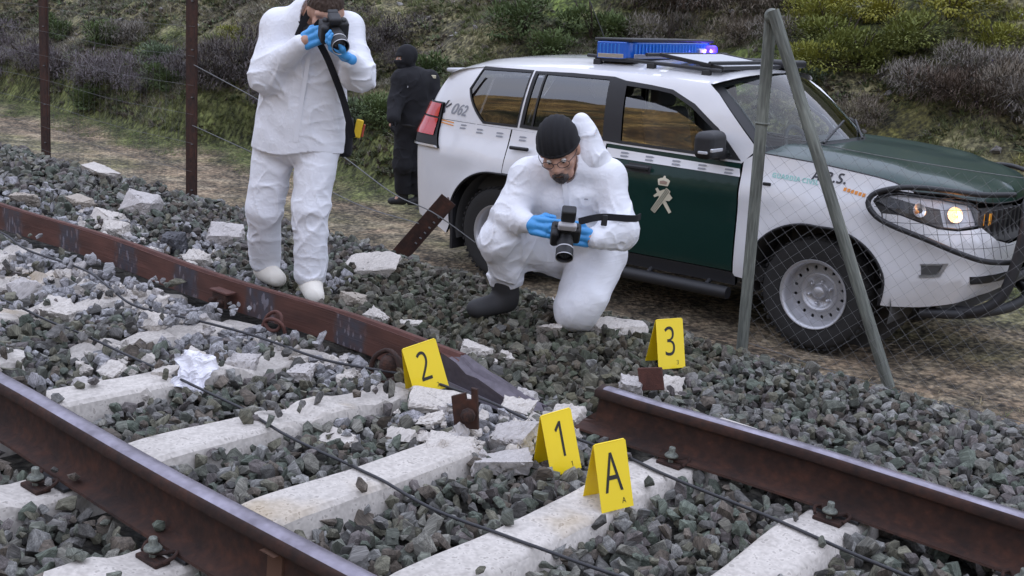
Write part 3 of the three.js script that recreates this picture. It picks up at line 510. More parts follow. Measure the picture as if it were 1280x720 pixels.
// ---------------------------------------------------------------- evidence markers
const font = await new FontLoader().loadAsync('fonts/droid/droid_sans_bold.typeface.json');
const fontR = await new FontLoader().loadAsync('fonts/droid/droid_sans_regular.typeface.json');
function marker(ch, label, [x, y, z], yaw, w, h, spread, roll = 0) {
  const g = thing('evidence_marker', label, 'evidence marker', [x, y, z], yaw); g.rotation.z = roll; g.rotation.order = 'YXZ';
  const a = Math.atan2(spread / 2, h), L = Math.hypot(h, spread / 2), sh = new THREE.Shape(), r = 0.008;
  sh.moveTo(-w / 2, 0); sh.lineTo(w / 2, 0); sh.lineTo(w / 2, L - r); sh.quadraticCurveTo(w / 2, L, w / 2 - r, L); sh.lineTo(-w / 2 + r, L); sh.quadraticCurveTo(-w / 2, L, -w / 2, L - r);
  const pan = new THREE.ExtrudeGeometry(sh, { depth: 0.002, bevelEnabled: false });
  for (const s of [1, -1]) {
    const p = mesh(s > 0 ? 'front_panel' : 'back_panel', pan, M.yellow, g); p.position.set(0, 0, s * spread / 2); p.rotation.set(-a, s > 0 ? 0 : Math.PI, 0, 'YXZ');
    const put = (t, size, px, py, sx = 0.75) => { const k = new THREE.ShapeGeometry(fontR.generateShapes(t, size)); k.computeBoundingBox(); const b = k.boundingBox; k.translate(-(b.min.x + b.max.x) / 2, -(b.min.y + b.max.y) / 2, 0).scale(sx, 1, 1).translate(px, py, 0.0032); const o = mesh(size > 0.05 ? 'character' : 'small_print', k, M.print, p); };
    put(ch, L * 0.58, -0.004, L * 0.56, 0.62); put(ch, L * 0.085, w * 0.22, L * 0.12, 0.9);
  }
  mesh('fold', tube([[-w / 2 + 0.006, h, 0], [0, h, 0], [w / 2 - 0.006, h, 0]], 0.003, 4, 6), M.yellow, g);
}
marker('2', 'yellow folded marker with number 2 behind the large white slab', [-0.31, -0.185, -4.25], 0.5, 0.15, 0.2, 0.11, 0.27);
marker('1', 'yellow folded marker with number 1 beside the smashed sleeper', [0.22, -0.205, -3.6], 0.55, 0.125, 0.21, 0.12, 0.16);
marker('A', 'yellow folded marker with letter A on the whole sleeper', [0.375, -0.17, -3.26], 0.48, 0.118, 0.21, 0.12, 0.11);
marker('3', 'yellow folded marker with number 3 on the ballast behind the snapped rail', [0.765, -0.205, -4.98], 0.4, 0.145, 0.225, 0.13, 0.05);
// ---------------------------------------------------------------- off-road patrol car
{
  const car = thing('patrol_car', 'white and dark green four-wheel-drive patrol car with blue roof light bar', 'car', [1.5387, -0.6719, -8.7091]);
  car.quaternion.setFromRotationMatrix(new THREE.Matrix4().makeBasis(V(0.7712, 0.0456, 0.6349), V(-0.0629, 0.998, 0.0047), V(-0.6334, -0.0436, 0.7726))); // parallel to the track, tilted with the crossfall of the road
  const FR = [[1.3, 0.945], [1.75, 0.935], [2.0, 0.9], [2.19, 0.81], [2.32, 0.67], [2.39, 0.48], [2.42, 0.25], [2.43, 0]], RE = [[-1.3, 0.945], [-2.0, 0.935], [-2.3, 0.905], [-2.46, 0.84], [-2.53, 0.7], [-2.56, 0.45], [-2.57, 0]];
  const pX = [], pZ = []; { let s = -1.3; const a = []; for (let i = 1; i < RE.length; i++) { s -= Math.hypot(RE[i][0] - RE[i - 1][0], RE[i][1] - RE[i - 1][1]); a.push([s, ...RE[i]]); } for (const q of a.reverse()) { pX.push([q[0], q[1]]); pZ.push([q[0], q[2]]); } for (const x of [-1.3, -0.6, 0, 0.6, 1.3]) { pX.push([x, x]); pZ.push([x, 0.945]); } s = 1.3; for (let i = 1; i < FR.length; i++) { s += Math.hypot(FR[i][0] - FR[i - 1][0], FR[i][1] - FR[i - 1][1]); pX.push([s, FR[i][0]]); pZ.push([s, FR[i][1]]); } }
  // drawing grid of the panel outlines -> distance along the body side and height, in metres
  const mp = (s, y) => { const x = clamp(s, -1.9, 1.9), f = 0.0397 + 1.1061 * x + 0.0459 * y - 0.0343 * x * x + 0.0014 * x * y, h = -0.001 + 0.0113 * x + 0.9964 * y + 0.0008 * x * x - 0.0306 * x * y; return [s > 1.9 ? f + (s - 1.9) * (3.088 - f) / 1.16 : s < -1.9 ? f + (s + 1.9) * (3.333 + f) / 1.1 : f, h]; };
  const N = P => P.map(([S, Y]) => { let s = S / 1.08, y = Y; for (let i = 0; i < 40; i++) { const q = mp(s, y); s += (S - q[0]) * 0.8; y += (Y - q[1]) * 0.9; } return [s, y]; }); // outlines already given in metres
  const N1 = (s, y) => N([[s, y]])[0];
  const X1 = curve1(pX), Z1 = curve1(pZ), HW = curve1([[0, 0.9], [0.35, 0.9], [0.5, 0.925], [0.72, 0.942], [0.98, 0.945], [1.08, 0.932], [1.15, 0.915], [1.25, 0.893], [1.45, 0.866], [1.6, 0.832], [1.72, 0.788], [1.82, 0.72]]);
  const AX = 1.395, AY = 0.386, OX = 1.26;
  function skin(s, y, off = 0, side = 1) {
    [s, y] = mp(s, y);
    const f = (s, y) => {
      let x = X1(s), z = Z1(s) * HW(y) / 0.945;
      if (s < -1.65) x += Math.max(0, y - 1.15) * 0.5 * Math.min(1, (-1.65 - s) / 0.4);
      if (s > 1.7) { const w = Math.min(1, (s - 1.7) / 0.5); x -= Math.max(0, y - 0.85) * 0.4 * w + Math.max(0, 0.6 - y) * 0.5 * w; }
      for (const c of [-AX, AX]) { const d = Math.hypot(s - c, y - AY); if (y > 0.2 && Math.abs(s) < 2.1) z += 0.022 * Math.exp(-(((d - 0.5) / 0.1) ** 2)); }
      z += 0.01 * Math.exp(-(((y - 1.0) / 0.09) ** 2)) * (Math.abs(s) < 2.1 ? 1 : 0.3);
      return V(x, y, z);
    };
    const p = f(s, y), e = 0.004, a = f(s + e, y).sub(f(s - e, y)), b = f(s, y + e).sub(f(s, y - e)), n = a.cross(b).normalize();
    p.addScaledVector(n, off); if (side < 0) { p.z *= -1; n.z *= -1; } return [p, n];
  }
  // a sheet of bodywork: a flat outline in (s, y) laid on the skin, its rim turned inwards
  function panel(poly, off = 0, side = 1, o = {}) {
    const sh = new THREE.Shape(poly.map(p => new THREE.Vector2(p[0], p[1])));
    for (const h of o.holes ?? []) sh.holes.push(new THREE.Path(h.map(p => new THREE.Vector2(p[0], p[1]))));
    let g = new THREE.ShapeGeometry(sh, 6); g.deleteAttribute('uv'); g.deleteAttribute('normal'); g = new TessellateModifier(o.edge ?? 0.07, 8).modify(g.toNonIndexed());
    const P = g.attributes.position, pos = [], nor = [], uv = [];
    const put = (s, y, of, nn) => { const [p, n] = skin(s, y, of, side), m = nn ?? n; pos.push(p.x, p.y, p.z); nor.push(m.x, m.y, m.z); uv.push(s, y); };
    for (let i = 0; i < P.count; i++) put(P.getX(i), P.getY(i), off);
    if (o.rim !== 0) { const e = sh.extractPoints(6), L = [e.shape, ...e.holes]; for (const R of L) for (let i = 0; i < R.length; i++) { const a = R[i], b = R[(i + 1) % R.length], k = Math.max(1, Math.ceil(a.distanceTo(b) / 0.08)); for (let q = 0; q < k; q++) { const c = a.clone().lerp(b, q / k), d = a.clone().lerp(b, (q + 1) / k), t = d.clone().sub(c), rr = o.rim ?? 0.022, nn = skin(c.x, c.y, 0, side)[0].clone().sub(skin(c.x + t.y, c.y - t.x, 0, side)[0]).multiplyScalar(-1).normalize(); put(c.x, c.y, off, nn); put(d.x, d.y, off, nn); put(d.x, d.y, off - rr, nn); put(c.x, c.y, off, nn); put(d.x, d.y, off - rr, nn); put(c.x, c.y, off - rr, nn); } } }
    const r = new THREE.BufferGeometry(); r.setAttribute('position', new THREE.Float32BufferAttribute(pos, 3)); r.setAttribute('normal', new THREE.Float32BufferAttribute(nor, 3)); r.setAttribute('uv', new THREE.Float32BufferAttribute(uv, 2)); return r;
  }
  const C = {
    white: phy(lin(0.83, 0.835, 0.87), 0.35, { clearcoat: 1, clearcoatRoughness: 0.06, map: tex(256, (x, y) => { const k = 0.97 + 0.05 * (pn(x, y, 5, 71) - 0.5); return [k, k * 0.996, k * 0.985]; }) }),
    green: phy(lin(0.008, 0.032, 0.026), 0.32, { specularIntensity: 0.35, clearcoat: 0.3, clearcoatRoughness: 0.05 }),
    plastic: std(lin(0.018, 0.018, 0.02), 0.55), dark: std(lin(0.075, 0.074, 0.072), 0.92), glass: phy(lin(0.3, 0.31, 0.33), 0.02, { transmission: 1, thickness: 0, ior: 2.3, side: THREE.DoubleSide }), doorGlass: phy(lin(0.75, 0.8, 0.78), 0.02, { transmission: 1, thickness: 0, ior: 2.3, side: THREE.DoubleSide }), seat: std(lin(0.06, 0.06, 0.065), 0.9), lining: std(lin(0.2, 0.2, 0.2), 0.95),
    chrome: std(lin(0.72, 0.73, 0.76), 0.3, 0.9), silver: std(lin(0.55, 0.55, 0.57), 0.42, 0.65), tyre: std(lin(0.022, 0.021, 0.02), 0.9, 0, { bumpMap: bumpFine, bumpScale: 0.002 }),
    red: phy(lin(0.55, 0.015, 0.02), 0.2, { clearcoat: 1 }), blue: phy(lin(0.012, 0.11, 0.5), 0.18, { clearcoat: 1 }), lens: phy(0xffffff, 0.03, { transmission: 1, thickness: 0, ior: 1.45 }), orange: std(lin(0.8, 0.3, 0.05), 0.5), teal: std(lin(0.35, 0.68, 0.62), 0.5), grey: std(lin(0.5, 0.51, 0.53), 0.5), gold: std(lin(0.66, 0.61, 0.47), 0.45), ink: std(lin(0.05, 0.05, 0.06), 0.5), ink2: std(lin(0.3, 0.31, 0.34), 0.5),
  };
  C.screen = phy(lin(0.7, 0.78, 0.75), 0.02, { transmission: 1, thickness: 0, ior: 1.5, side: THREE.DoubleSide });
  const arch = (cx, a0, a1, n = 14, r = 0.492) => range(a0, a1, n).map(d => { const t = d * Math.PI / 180; return [cx + r * Math.cos(t) * (1 + 0.06 * Math.abs(Math.sin(2 * t))), AY + (r + 0.008) * Math.sin(t) * (1 + 0.06 * Math.abs(Math.sin(2 * t)))]; });
  const yc = curve1([[-2.6, 1.475], [-2.35, 1.655], [-2.15, 1.745], [-1.9, 1.81], [-1.47, 1.845], [-0.7, 1.86], [-0.1, 1.845], [0.3, 1.82], [0.62, 1.8]]);
  const roofSide = s => N1(mp(s, 1.7)[0], yc(skin(s, 1.7)[0].x) - 0.085)[1];
  // dark plastic wheel liners; inner shell added dark so panel gaps read shaded
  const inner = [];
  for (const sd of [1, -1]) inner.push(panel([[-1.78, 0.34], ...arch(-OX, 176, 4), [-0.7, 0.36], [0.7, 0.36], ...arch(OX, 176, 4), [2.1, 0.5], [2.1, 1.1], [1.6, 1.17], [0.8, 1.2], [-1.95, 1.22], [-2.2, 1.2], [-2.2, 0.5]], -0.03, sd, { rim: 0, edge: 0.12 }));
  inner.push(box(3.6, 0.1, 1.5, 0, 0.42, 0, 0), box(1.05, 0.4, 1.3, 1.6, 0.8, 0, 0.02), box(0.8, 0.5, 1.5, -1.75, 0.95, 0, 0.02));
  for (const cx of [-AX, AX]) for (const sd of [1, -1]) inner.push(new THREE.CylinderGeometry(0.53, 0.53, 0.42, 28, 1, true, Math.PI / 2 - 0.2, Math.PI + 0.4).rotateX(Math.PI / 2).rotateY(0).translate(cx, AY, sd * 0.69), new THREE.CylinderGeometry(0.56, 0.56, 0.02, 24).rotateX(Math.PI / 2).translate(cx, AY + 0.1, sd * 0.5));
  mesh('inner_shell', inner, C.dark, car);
  // white body panels
  const belt = 1.235;
  const quarter = [[-1.238, belt], [-1.248, 0.875], ...arch(-OX, 92, 178, 10), [-1.80, 0.31], [-1.95, 0.38], [-2.3, 0.44], [-2.3, belt]];
  const rearDoor = [[-1.226, belt], [-1.236, 0.885], ...arch(-OX, 88, 14, 8, 0.5), [-0.72, 0.45], [-0.41, 0.45], [-0.416, belt]];
  const frontDoor = [[-0.405, belt], [-0.4, 0.45], [0.665, 0.45], [0.658, 0.95], [0.634, belt - 0.012]];
  const fender = [[0.646, 1.25], [0.67, 0.95], [0.677, 0.42], [0.76, 0.415], ...arch(OX, 178, 24), ...N([[1.83, 1.0], [1.76, 1.07], [1.8, 1.12], [1.93, 1.15], [2.07, 1.14], [2.05, 1.155], [1.91, 1.198], [1.55, 1.24], [1.31, 1.266], [0.95, 1.288], [0.88, 1.28]])];
  const top = range(-2.15, 0.28, 16).map(s => [s, roofSide(s)]);
  const cab = [[-2.28, belt + 0.006], [0.634, belt - 0.006], ...N([[0.86, 1.285], [0.9, 1.3], [0.52, 1.66], [0.44, 1.715]]), ...top.reverse()];
  const bumper = [[1.70, 0.62], ...arch(OX, 22, 2, 4), ...N([[1.97, 0.40], [2.19, 0.41], [2.4, 0.44], [2.6, 0.48], [3.088, 0.5], [3.088, 0.82], [2.8, 0.81], [2.62, 0.85], [2.5, 0.935], [2.31, 0.92], [2.19, 0.93], [1.96, 1.0], [1.84, 1.0]])];
  const fogHole = [[1.92, 0.745], [2.1, 0.765], [2.06, 0.65], [1.92, 0.635]];
  const frameP = [[-1.128, 1.695], [-0.8, 1.712], [-0.46, 1.718], [-0.36, 1.7], [-0.15, 1.69], [0.02, 1.675], [0.21, 1.595], [0.43, 1.44], [0.625, 1.245], [-0.31, 1.246], [-0.42, 1.25], [-1.165, 1.258]], frameQ = [[-1.81, 1.68], [-1.145, 1.7], [-1.185, 1.255], [-1.50, 1.25], [-1.845, 1.5]];
  const inset = (P, d) => { const cx = P.reduce((a, p) => a + p[0], 0) / P.length, cy = P.reduce((a, p) => a + p[1], 0) / P.length; return P.map(([x, y]) => [x - Math.sign(x - cx) * d, y - Math.sign(y - cy) * d]); };
  const hole1 = inset(frameP, 0.012), hole2 = inset(frameQ, 0.012);
  const winF = [[-0.345, 1.665], [-0.1, 1.658], [0.02, 1.645], [0.19, 1.57], [0.4, 1.425], [0.56, 1.265], [-0.305, 1.268]], winR = [[-1.02, 1.68], [-0.49, 1.692], [-0.455, 1.275], [-1.05, 1.282]], winV = [[-1.1, 1.677], [-1.035, 1.68], [-1.067, 1.283], [-1.135, 1.285]], winQ = [[-1.78, 1.655], [-1.16, 1.68], [-1.195, 1.275], [-1.49, 1.268], [-1.815, 1.5]];
  for (const sd of [1, -1]) {
    mesh('rear_quarter_panel', panel(quarter, 0, sd), C.white, car); mesh('cab_side', panel(cab, 0, sd, { holes: [hole1, hole2] }), C.white, car); mesh('front_fender', panel(fender, 0, sd), C.white, car);
    const rd = mesh('rear_door', panel(rearDoor, 0, sd), C.white, car), fd = mesh('front_door', panel(frontDoor, 0, sd), C.green, car);
    mesh('belt_stripe', panel([[-0.40, 1.205], [-0.397, 1.14], [0.65, 1.135], [0.632, 1.19]], 0.004, sd, { rim: 0.003 }), C.white, fd);
    mesh('door_handle', [box(0.2, 0.03, 0.025, 0, 0, 0, 0.012).applyMatrix4(new THREE.Matrix4().setPosition(...skin(-1.11, 1.095, 0.035, sd)[0].toArray()))], C.plastic, rd);
    mesh('door_handle', [box(0.21, 0.032, 0.025, 0, 0, 0, 0.012).applyMatrix4(new THREE.Matrix4().setPosition(...skin(-0.11, 1.09, 0.035, sd)[0].toArray())), panel([[-0.2, 1.065], [-0.02, 1.06], [-0.02, 1.12], [-0.2, 1.125]], 0.002, sd, { rim: 0.001 })], C.plastic, fd);
    // windows: dark frame, then panes
    const fr = mesh('window_frame', [panel(frameP, 0.004, sd, { rim: 0.02, holes: [winF, winR, winV] }), panel(frameQ, 0.003, sd, { rim: 0.02, holes: [winQ] })], C.plastic, car);
    const grow = P => inset(P, -0.008);
    mesh('quarter_window', panel(grow(winQ), -0.004, sd, { rim: 0 }), C.glass, fr); mesh('rear_door_window', panel(grow(winR), -0.004, sd, { rim: 0 }), C.glass, fr); mesh('vent_window', panel(grow(winV), -0.004, sd, { rim: 0 }), C.glass, fr);
    mesh('front_door_window', panel([[-0.352, 1.59], [-0.1, 1.568], [0.08, 1.53], [0.2, 1.48], [0.31, 1.415], [0.42, 1.33], [0.51, 1.25], [-0.312, 1.25]], -0.006, sd, { rim: 0 }), C.doorGlass, fr);
    mesh('sill', panel([[-0.72, 0.445], [-0.7, 0.35], [0.7, 0.35], [0.7, 0.41], [0.67, 0.445]], 0.002, sd), C.plastic, car);
    mesh('side_step', [rod([-0.75, 0.3, sd * 0.98], [0.8, 0.3, sd * 0.98], 0.045, 10), ...[-0.5, 0.1, 0.6].map(x => rod([x, 0.3, sd * 0.98], [x, 0.4, sd * 0.8], 0.02, 6))], C.plastic, car);
    mesh('mud_flap', box(0.03, 0.55, 0.3, -1.95, 0.46, sd * 0.78, 0.008).rotateZ(0), C.plastic, car);
    mesh('arch_lip', [tube(arch(-OX, 178, 10, 16, 0.487).map(p => skin(p[0], p[1], 0.001, sd)[0]), 0.009, 50, 6), tube(arch(OX, 178, 2, 16, 0.487).map(p => skin(p[0], p[1], 0.001, sd)[0]), 0.009, 50, 6)], C.plastic, car);
    // tail lamp
    const tl = mesh('tail_lamp', panel(N([[-2.26, 1.425], [-2.56, 1.43], [-2.56, 1.05], [-2.1, 1.045]]), 0.02, sd, { rim: 0.05 }), C.plastic, car);
    mesh('red_lens', [panel(N([[-2.27, 1.41], [-2.55, 1.415], [-2.55, 1.31], [-2.235, 1.3]]), 0.028, sd), panel(N([[-2.225, 1.285], [-2.55, 1.295], [-2.55, 1.15], [-2.18, 1.14]]), 0.028, sd)], C.red, tl);
    mesh('chrome_trim', panel(N([[-2.09, 1.04], [-2.56, 1.05], [-2.56, 1.065], [-2.1, 1.058]]), 0.032, sd), C.chrome, tl);
    // head lamp: bucket, reflectors and clear cover
    const hlP = N([[1.77, 1.08], [1.86, 1.115], [1.95, 1.13], [2.08, 1.125], [2.27, 1.11], [2.46, 1.08], [2.53, 1.03], [2.49, 0.95], [2.31, 0.93], [2.19, 0.94], [1.95, 1.01]]);
    const hl = mesh('head_lamp', panel(hlP, -0.04, sd, { rim: 0 }), std(lin(0.62, 0.62, 0.65), 0.35, 0.15), car);
    mesh('lamp_bezel', [tube([...hlP, hlP[0]].map(p => skin(p[0], p[1], 0.003, sd)[0]), 0.007, 80, 6, false, true), panel(N([[1.86, 1.075], [1.98, 1.1], [2.0, 1.05], [1.94, 1.03]]), -0.03, sd, { rim: 0.004 })], C.plastic, hl);
    for (const [s, y, r] of [[...N1(2.1, 1.04), 0.042], [...N1(2.33, 1.02), 0.05]]) { const [p, n] = skin(s, y, -0.03, sd); mesh('reflector', lathe([[0.004, 0], [r * 0.5, 0.004], [r, 0.02], [r + 0.004, 0.022], [r, 0.012], [r * 0.5, -0.006], [0.004, -0.01]], 20).applyQuaternion(new THREE.Quaternion().setFromUnitVectors(V(0, 1, 0), n)).translate(p.x, p.y, p.z), C.chrome, hl); }
    { const [p, n] = skin(...N1(2.33, 1.02), -0.008, sd), [p2] = skin(...N1(2.08, 1.03), -0.01, sd); mesh('lit_bulb', new THREE.SphereGeometry(0.021, 14, 10).translate(p.x, p.y, p.z), std(lin(1, 0.6, 0.25), 0.5, 0, { emissive: lin(1, 0.38, 0.1), emissiveIntensity: 1.7 }), hl); mesh('side_bulb', new THREE.SphereGeometry(0.013, 10, 8).translate(p2.x, p2.y, p2.z), C.orange, hl);
      const L = new THREE.PointLight(lin(1, 0.42, 0.14), 0.035); L.position.copy(p).addScaledVector(n, 0.024); L.castShadow = true; hl.add(L); }
    mesh('lamp_cover', panel(hlP, 0.004, sd, { rim: 0 }), C.lens, hl);
    // fog lamp surround
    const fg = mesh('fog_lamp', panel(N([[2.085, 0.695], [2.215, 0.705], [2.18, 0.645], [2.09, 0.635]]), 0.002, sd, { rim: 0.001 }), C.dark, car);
    mesh('chrome_trim', [panel(N([[2.215, 0.715], [2.245, 0.717], [2.2, 0.63], [2.08, 0.617], [2.08, 0.632], [2.185, 0.644]]), 0.008, sd), panel(N([[2.08, 0.704], [2.215, 0.715], [2.215, 0.707], [2.08, 0.696]]), 0.006, sd)], C.chrome, fg);
  }
  mesh('front_bumper', [1, -1].map(sd => panel(bumper, 0, sd)), C.white, car);
  const bs = [1, -1].map(sd => panel(N([[2.4, 0.63], [2.83, 0.62], [2.83, 0.575], [2.42, 0.585]]), 0.012, sd));
  mesh('bumper_slot', bs, C.plastic, car);
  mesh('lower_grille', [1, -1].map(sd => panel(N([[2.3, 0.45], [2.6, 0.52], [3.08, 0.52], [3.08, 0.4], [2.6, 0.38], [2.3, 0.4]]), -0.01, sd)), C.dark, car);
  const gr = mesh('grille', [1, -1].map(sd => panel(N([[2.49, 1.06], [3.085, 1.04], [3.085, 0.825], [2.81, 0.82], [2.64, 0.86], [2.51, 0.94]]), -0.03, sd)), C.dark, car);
  for (let i = 0; i < 7; i++) for (const sd of [1, -1]) mesh('bar', box(0.02, 0.2, 0.03, ...skin(...N1(2.56 + i * 0.08, 0.94), -0.012, sd)[0].toArray(), 0.006), C.plastic, gr);
  for (const sd of [1, -1]) for (let i = 0; i < 3; i++) mesh('amber_strip', box(0.012, 0.075, 0.018, ...skin(...N1(2.56 + i * 0.04, 0.98), -0.003, sd)[0].toArray(), 0.004), std(lin(0.75, 0.33, 0.03), 0.4, 0, { emissive: lin(0.8, 0.35, 0.02), emissiveIntensity: 0.25 }), gr);
  mesh('tailgate', [1, -1].map(sd => panel([[-2.31, 0.62], [-2.98, 0.62], [-2.98, 1.55], [-2.31, 1.55]], 0, sd, { edge: 0.1 })), C.white, car);
  mesh('rear_bumper', [1, -1].map(sd => panel([[-2.305, 0.44], [-3.0, 0.44], [-3.0, 0.61], [-2.305, 0.61]], 0.02, sd, { edge: 0.1 })), C.white, car);
  // bonnet: strips from its edge to a raised spine
  const edge = N([[0.94, 1.292], [1.31, 1.268], [1.55, 1.243], [1.91, 1.2], [2.07, 1.152], [2.28, 1.142], [2.47, 1.105], [2.74, 1.07], [3.085, 1.055]]);
  const eS = curve1(edge.map((e, i) => [i / 8, e[0]])), eY = curve1(edge.map((e, i) => [i / 8, e[1]]));
  for (const [nm, w0, w1, mt] of [['bonnet', 0, 1, C.green]]) {
    const gs = [1, -1].map(sd => gridGeo(36, 14, (a, b) => { const p = skin(eS(a), eY(a), 0, sd)[0], c = V(lerp(1.16, 2.3, Math.pow(a, 1.15)), lerp(1.345, 1.15, a ** 2.2), 0), k = b, z = lerp(p.z, c.z, k), x = lerp(p.x, c.x, k); const bulge = Math.pow(k, 0.45); let y = lerp(p.y, c.y, bulge) + 0.022 * sstep(0.12, 0.24, k) * (1 - sstep(0.3, 0.55, k)) * (1 - a); return [x, y, z]; }));
    mesh(nm, gs, mt, car);
    mesh('bonnet_edge', [1, -1].map(sd => tube(range(0, 1, 14).map(a => skin(eS(a), eY(a) - 0.003, -0.004, sd)[0]), 0.006, 60, 5)), C.plastic, car);
  }
  // windscreen and its surround
  const ws = (p, q, off = 0) => { const bx = 1.2 - 0.3 * p * p, by = 1.335 - 0.045 * p * p, bz = 0.81 * p, tx = 0.6 - 0.17 * p * p, ty = 1.80 - 0.085 * p * p, tz = 0.69 * p, bu = 0.02 * Math.sin(Math.PI * q) + off; return [lerp(bx, tx, q) + bu * 0.6, lerp(by, ty, q) + bu * 0.8, lerp(bz, tz, q)]; };
  mesh('windscreen_surround', [[-1.06, -0.95, -0.06, 1.02], [0.95, 1.06, -0.06, 1.02], [-0.95, 0.95, -0.06, 0.06], [-0.95, 0.95, 0.955, 1.02]].map(([p0, p1, q0, q1]) => gridGeo(12, 8, (a, b) => ws(lerp(p0, p1, a), lerp(q0, q1, b), -0.004))), C.plastic, car);
  { // cabin: lining, dashboard, seats
    mesh('headlining', gridGeo(12, 8, (a, b) => { const x = lerp(-2.1, 0.36, a), p = b * 2 - 1; return [x, yc(x) - 0.06 - 0.085 * Math.abs(p) ** 2.6, 0.7 * p]; }), C.lining, car);
    mesh('dashboard', [box(0.42, 0.3, 1.5, 0.92, 1.1, 0, 0.06, 3), box(0.2, 0.1, 0.42, 0.78, 1.27, -0.38, 0.04)], C.seat, car);
    mesh('steering_wheel', new THREE.TorusGeometry(0.19, 0.016, 8, 24).rotateY(Math.PI / 2).rotateZ(0.4).translate(0.58, 1.2, -0.38), C.seat, car);
    for (const [x, z, w] of [[-0.02, 0.38, 0.5], [-0.02, -0.38, 0.5], [-0.95, 0, 1.3]]) { const st = mesh('seat', [box(0.5, 0.16, w, x + 0.2, 0.86, z, 0.06, 3), box(0.16, 0.62, w, 0, 0, 0, 0.06, 3).rotateZ(0.22).translate(x - 0.12, 1.2, z)], C.seat, car); for (const h of w > 1 ? [-0.4, 0.4] : [0]) mesh('headrest', box(0.1, 0.16, 0.26, x - 0.2, 1.585, z + h, 0.04, 3), C.seat, st); }
  }
  const wsm = mesh('windscreen', gridGeo(20, 8, (a, b) => ws((a * 2 - 1) * 0.97, b * 0.93 + 0.05, 0.003)), C.screen, car);
  for (const s of [0.15, -0.45]) mesh('wiper', rod([...ws(s + 0.35, 0.0, 0.03)], [...ws(s - 0.2, 0.24, 0.025)], 0.009, 5), C.plastic, wsm);
  mesh('cowl', gridGeo(20, 2, (a, b) => { const p = ws((a * 2 - 1) * 1.02, 0, 0); return [p[0] - 0.03 + b * 0.09, p[1] - 0.012 - b * 0.02, p[2]]; }), C.plastic, car);
  // roof
  const roofEdge = x => { let y = yc(x) - 0.11; return HW(y); };
  mesh('roof', gridGeo(40, 24, (a, b) => { const p = b * 2 - 1, x0 = -2.3 + 0.1 * p * p, x1 = 0.62 - 0.17 * p * p, x = lerp(x0, x1, a), w = HW(yc(x) - 0.085); return [x, yc(x) - 0.085 * Math.abs(p) ** 2.6 + (Math.abs(p) < 0.8 ? 0.006 * sstep(0.5, 1, Math.cos(p * 22)) * sstep(0, 0.15, a) * sstep(1, 0.85, a) : 0), w * p]; }), C.white, car);
  mesh('rear_spoiler', box(0.2, 0.035, 1.1, -2.3, 1.685, 0, 0.015).rotateZ(0), C.grey, car);
  // wheels
  const tyreG = lathe([[0.24, -0.115], [0.3, -0.125], [0.345, -0.124], [0.372, -0.108], [0.383, -0.085], [0.385, -0.06], [0.376, -0.056], [0.376, -0.048], [0.386, -0.044], [0.386, -0.012], [0.377, -0.008], [0.377, 0.008], [0.386, 0.012], [0.386, 0.044], [0.376, 0.048], [0.376, 0.056], [0.385, 0.06], [0.383, 0.085], [0.372, 0.108], [0.345, 0.124], [0.3, 0.125], [0.24, 0.115]], 48).rotateX(Math.PI / 2);
  const lugs = []; for (let i = 0; i < 44; i++) for (const s of [-1, 1]) lugs.push(box(0.026, 0.014, 0.05, 0, 0.383, s * 0.088, 0.003, 1).rotateZ(i * TAU / 44 + (s > 0 ? 0.07 : 0)));
  const tyreAll = merge([tyreG, ...lugs]);
  const rimOut = lathe([[0.195, -0.1], [0.225, -0.1], [0.243, -0.108], [0.243, -0.1], [0.215, -0.085], [0.212, 0.05], [0.215, 0.085], [0.226, 0.104], [0.24, 0.118], [0.238, 0.124], [0.224, 0.116], [0.212, 0.095], [0.207, 0.06], [0.205, 0.02], [0.2, 0.0]], 40).rotateX(Math.PI / 2);
  const ds = new THREE.Shape(); ds.absarc(0, 0, 0.205, 0, TAU); const hb = new THREE.Path(); hb.absarc(0, 0, 0.13, 0, TAU, true); ds.holes.push(hb); for (let i = 0; i < 16; i++) { const h = new THREE.Path(), t = i * TAU / 16; h.absellipse(0.172 * Math.cos(t), 0.172 * Math.sin(t), 0.016, 0.013, 0, TAU, true, t); ds.holes.push(h); }
  const disc = new THREE.ExtrudeGeometry(ds, { depth: 0.012, bevelEnabled: true, bevelSize: 0.002, bevelThickness: 0.002, bevelSegments: 1, curveSegments: 20 }).translate(0, 0, 0.005);
  const hub = lathe([[0.136, 0.045], [0.135, 0.058], [0.122, 0.066], [0.108, 0.05], [0.095, 0.03], [0.06, 0.026], [0.05, 0.03], [0.046, 0.062], [0.03, 0.075], [0, 0.077]], 32).rotateX(Math.PI / 2).translate(0, 0, -0.035);
  const nuts = []; for (let i = 0; i < 6; i++) nuts.push(lathe([[0, 0.03], [0.011, 0.028], [0.012, 0]], 6).rotateX(Math.PI / 2).translate(0.078 * Math.cos(i * TAU / 6), 0.078 * Math.sin(i * TAU / 6), -0.008));
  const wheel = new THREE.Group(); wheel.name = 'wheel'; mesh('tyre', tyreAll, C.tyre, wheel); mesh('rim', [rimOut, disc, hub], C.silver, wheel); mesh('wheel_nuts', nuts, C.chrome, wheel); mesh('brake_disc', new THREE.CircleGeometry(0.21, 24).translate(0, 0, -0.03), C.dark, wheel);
  for (const cx of [-AX, AX]) for (const sd of [1, -1]) { const w = wheel.clone(); w.position.set(cx < 0 ? cx - 0.06 : cx, AY, sd * 0.79); if (sd < 0) w.rotation.y = Math.PI; w.rotation.z = cx; car.add(w); }
  mesh('axles', [rod([-AX, AY, -0.7], [-AX, AY, 0.7], 0.05), rod([AX, AY, -0.7], [AX, AY, 0.7], 0.05), box(3.6, 0.16, 1.1, 0, 0.36, 0, 0.03)], C.dark, car);
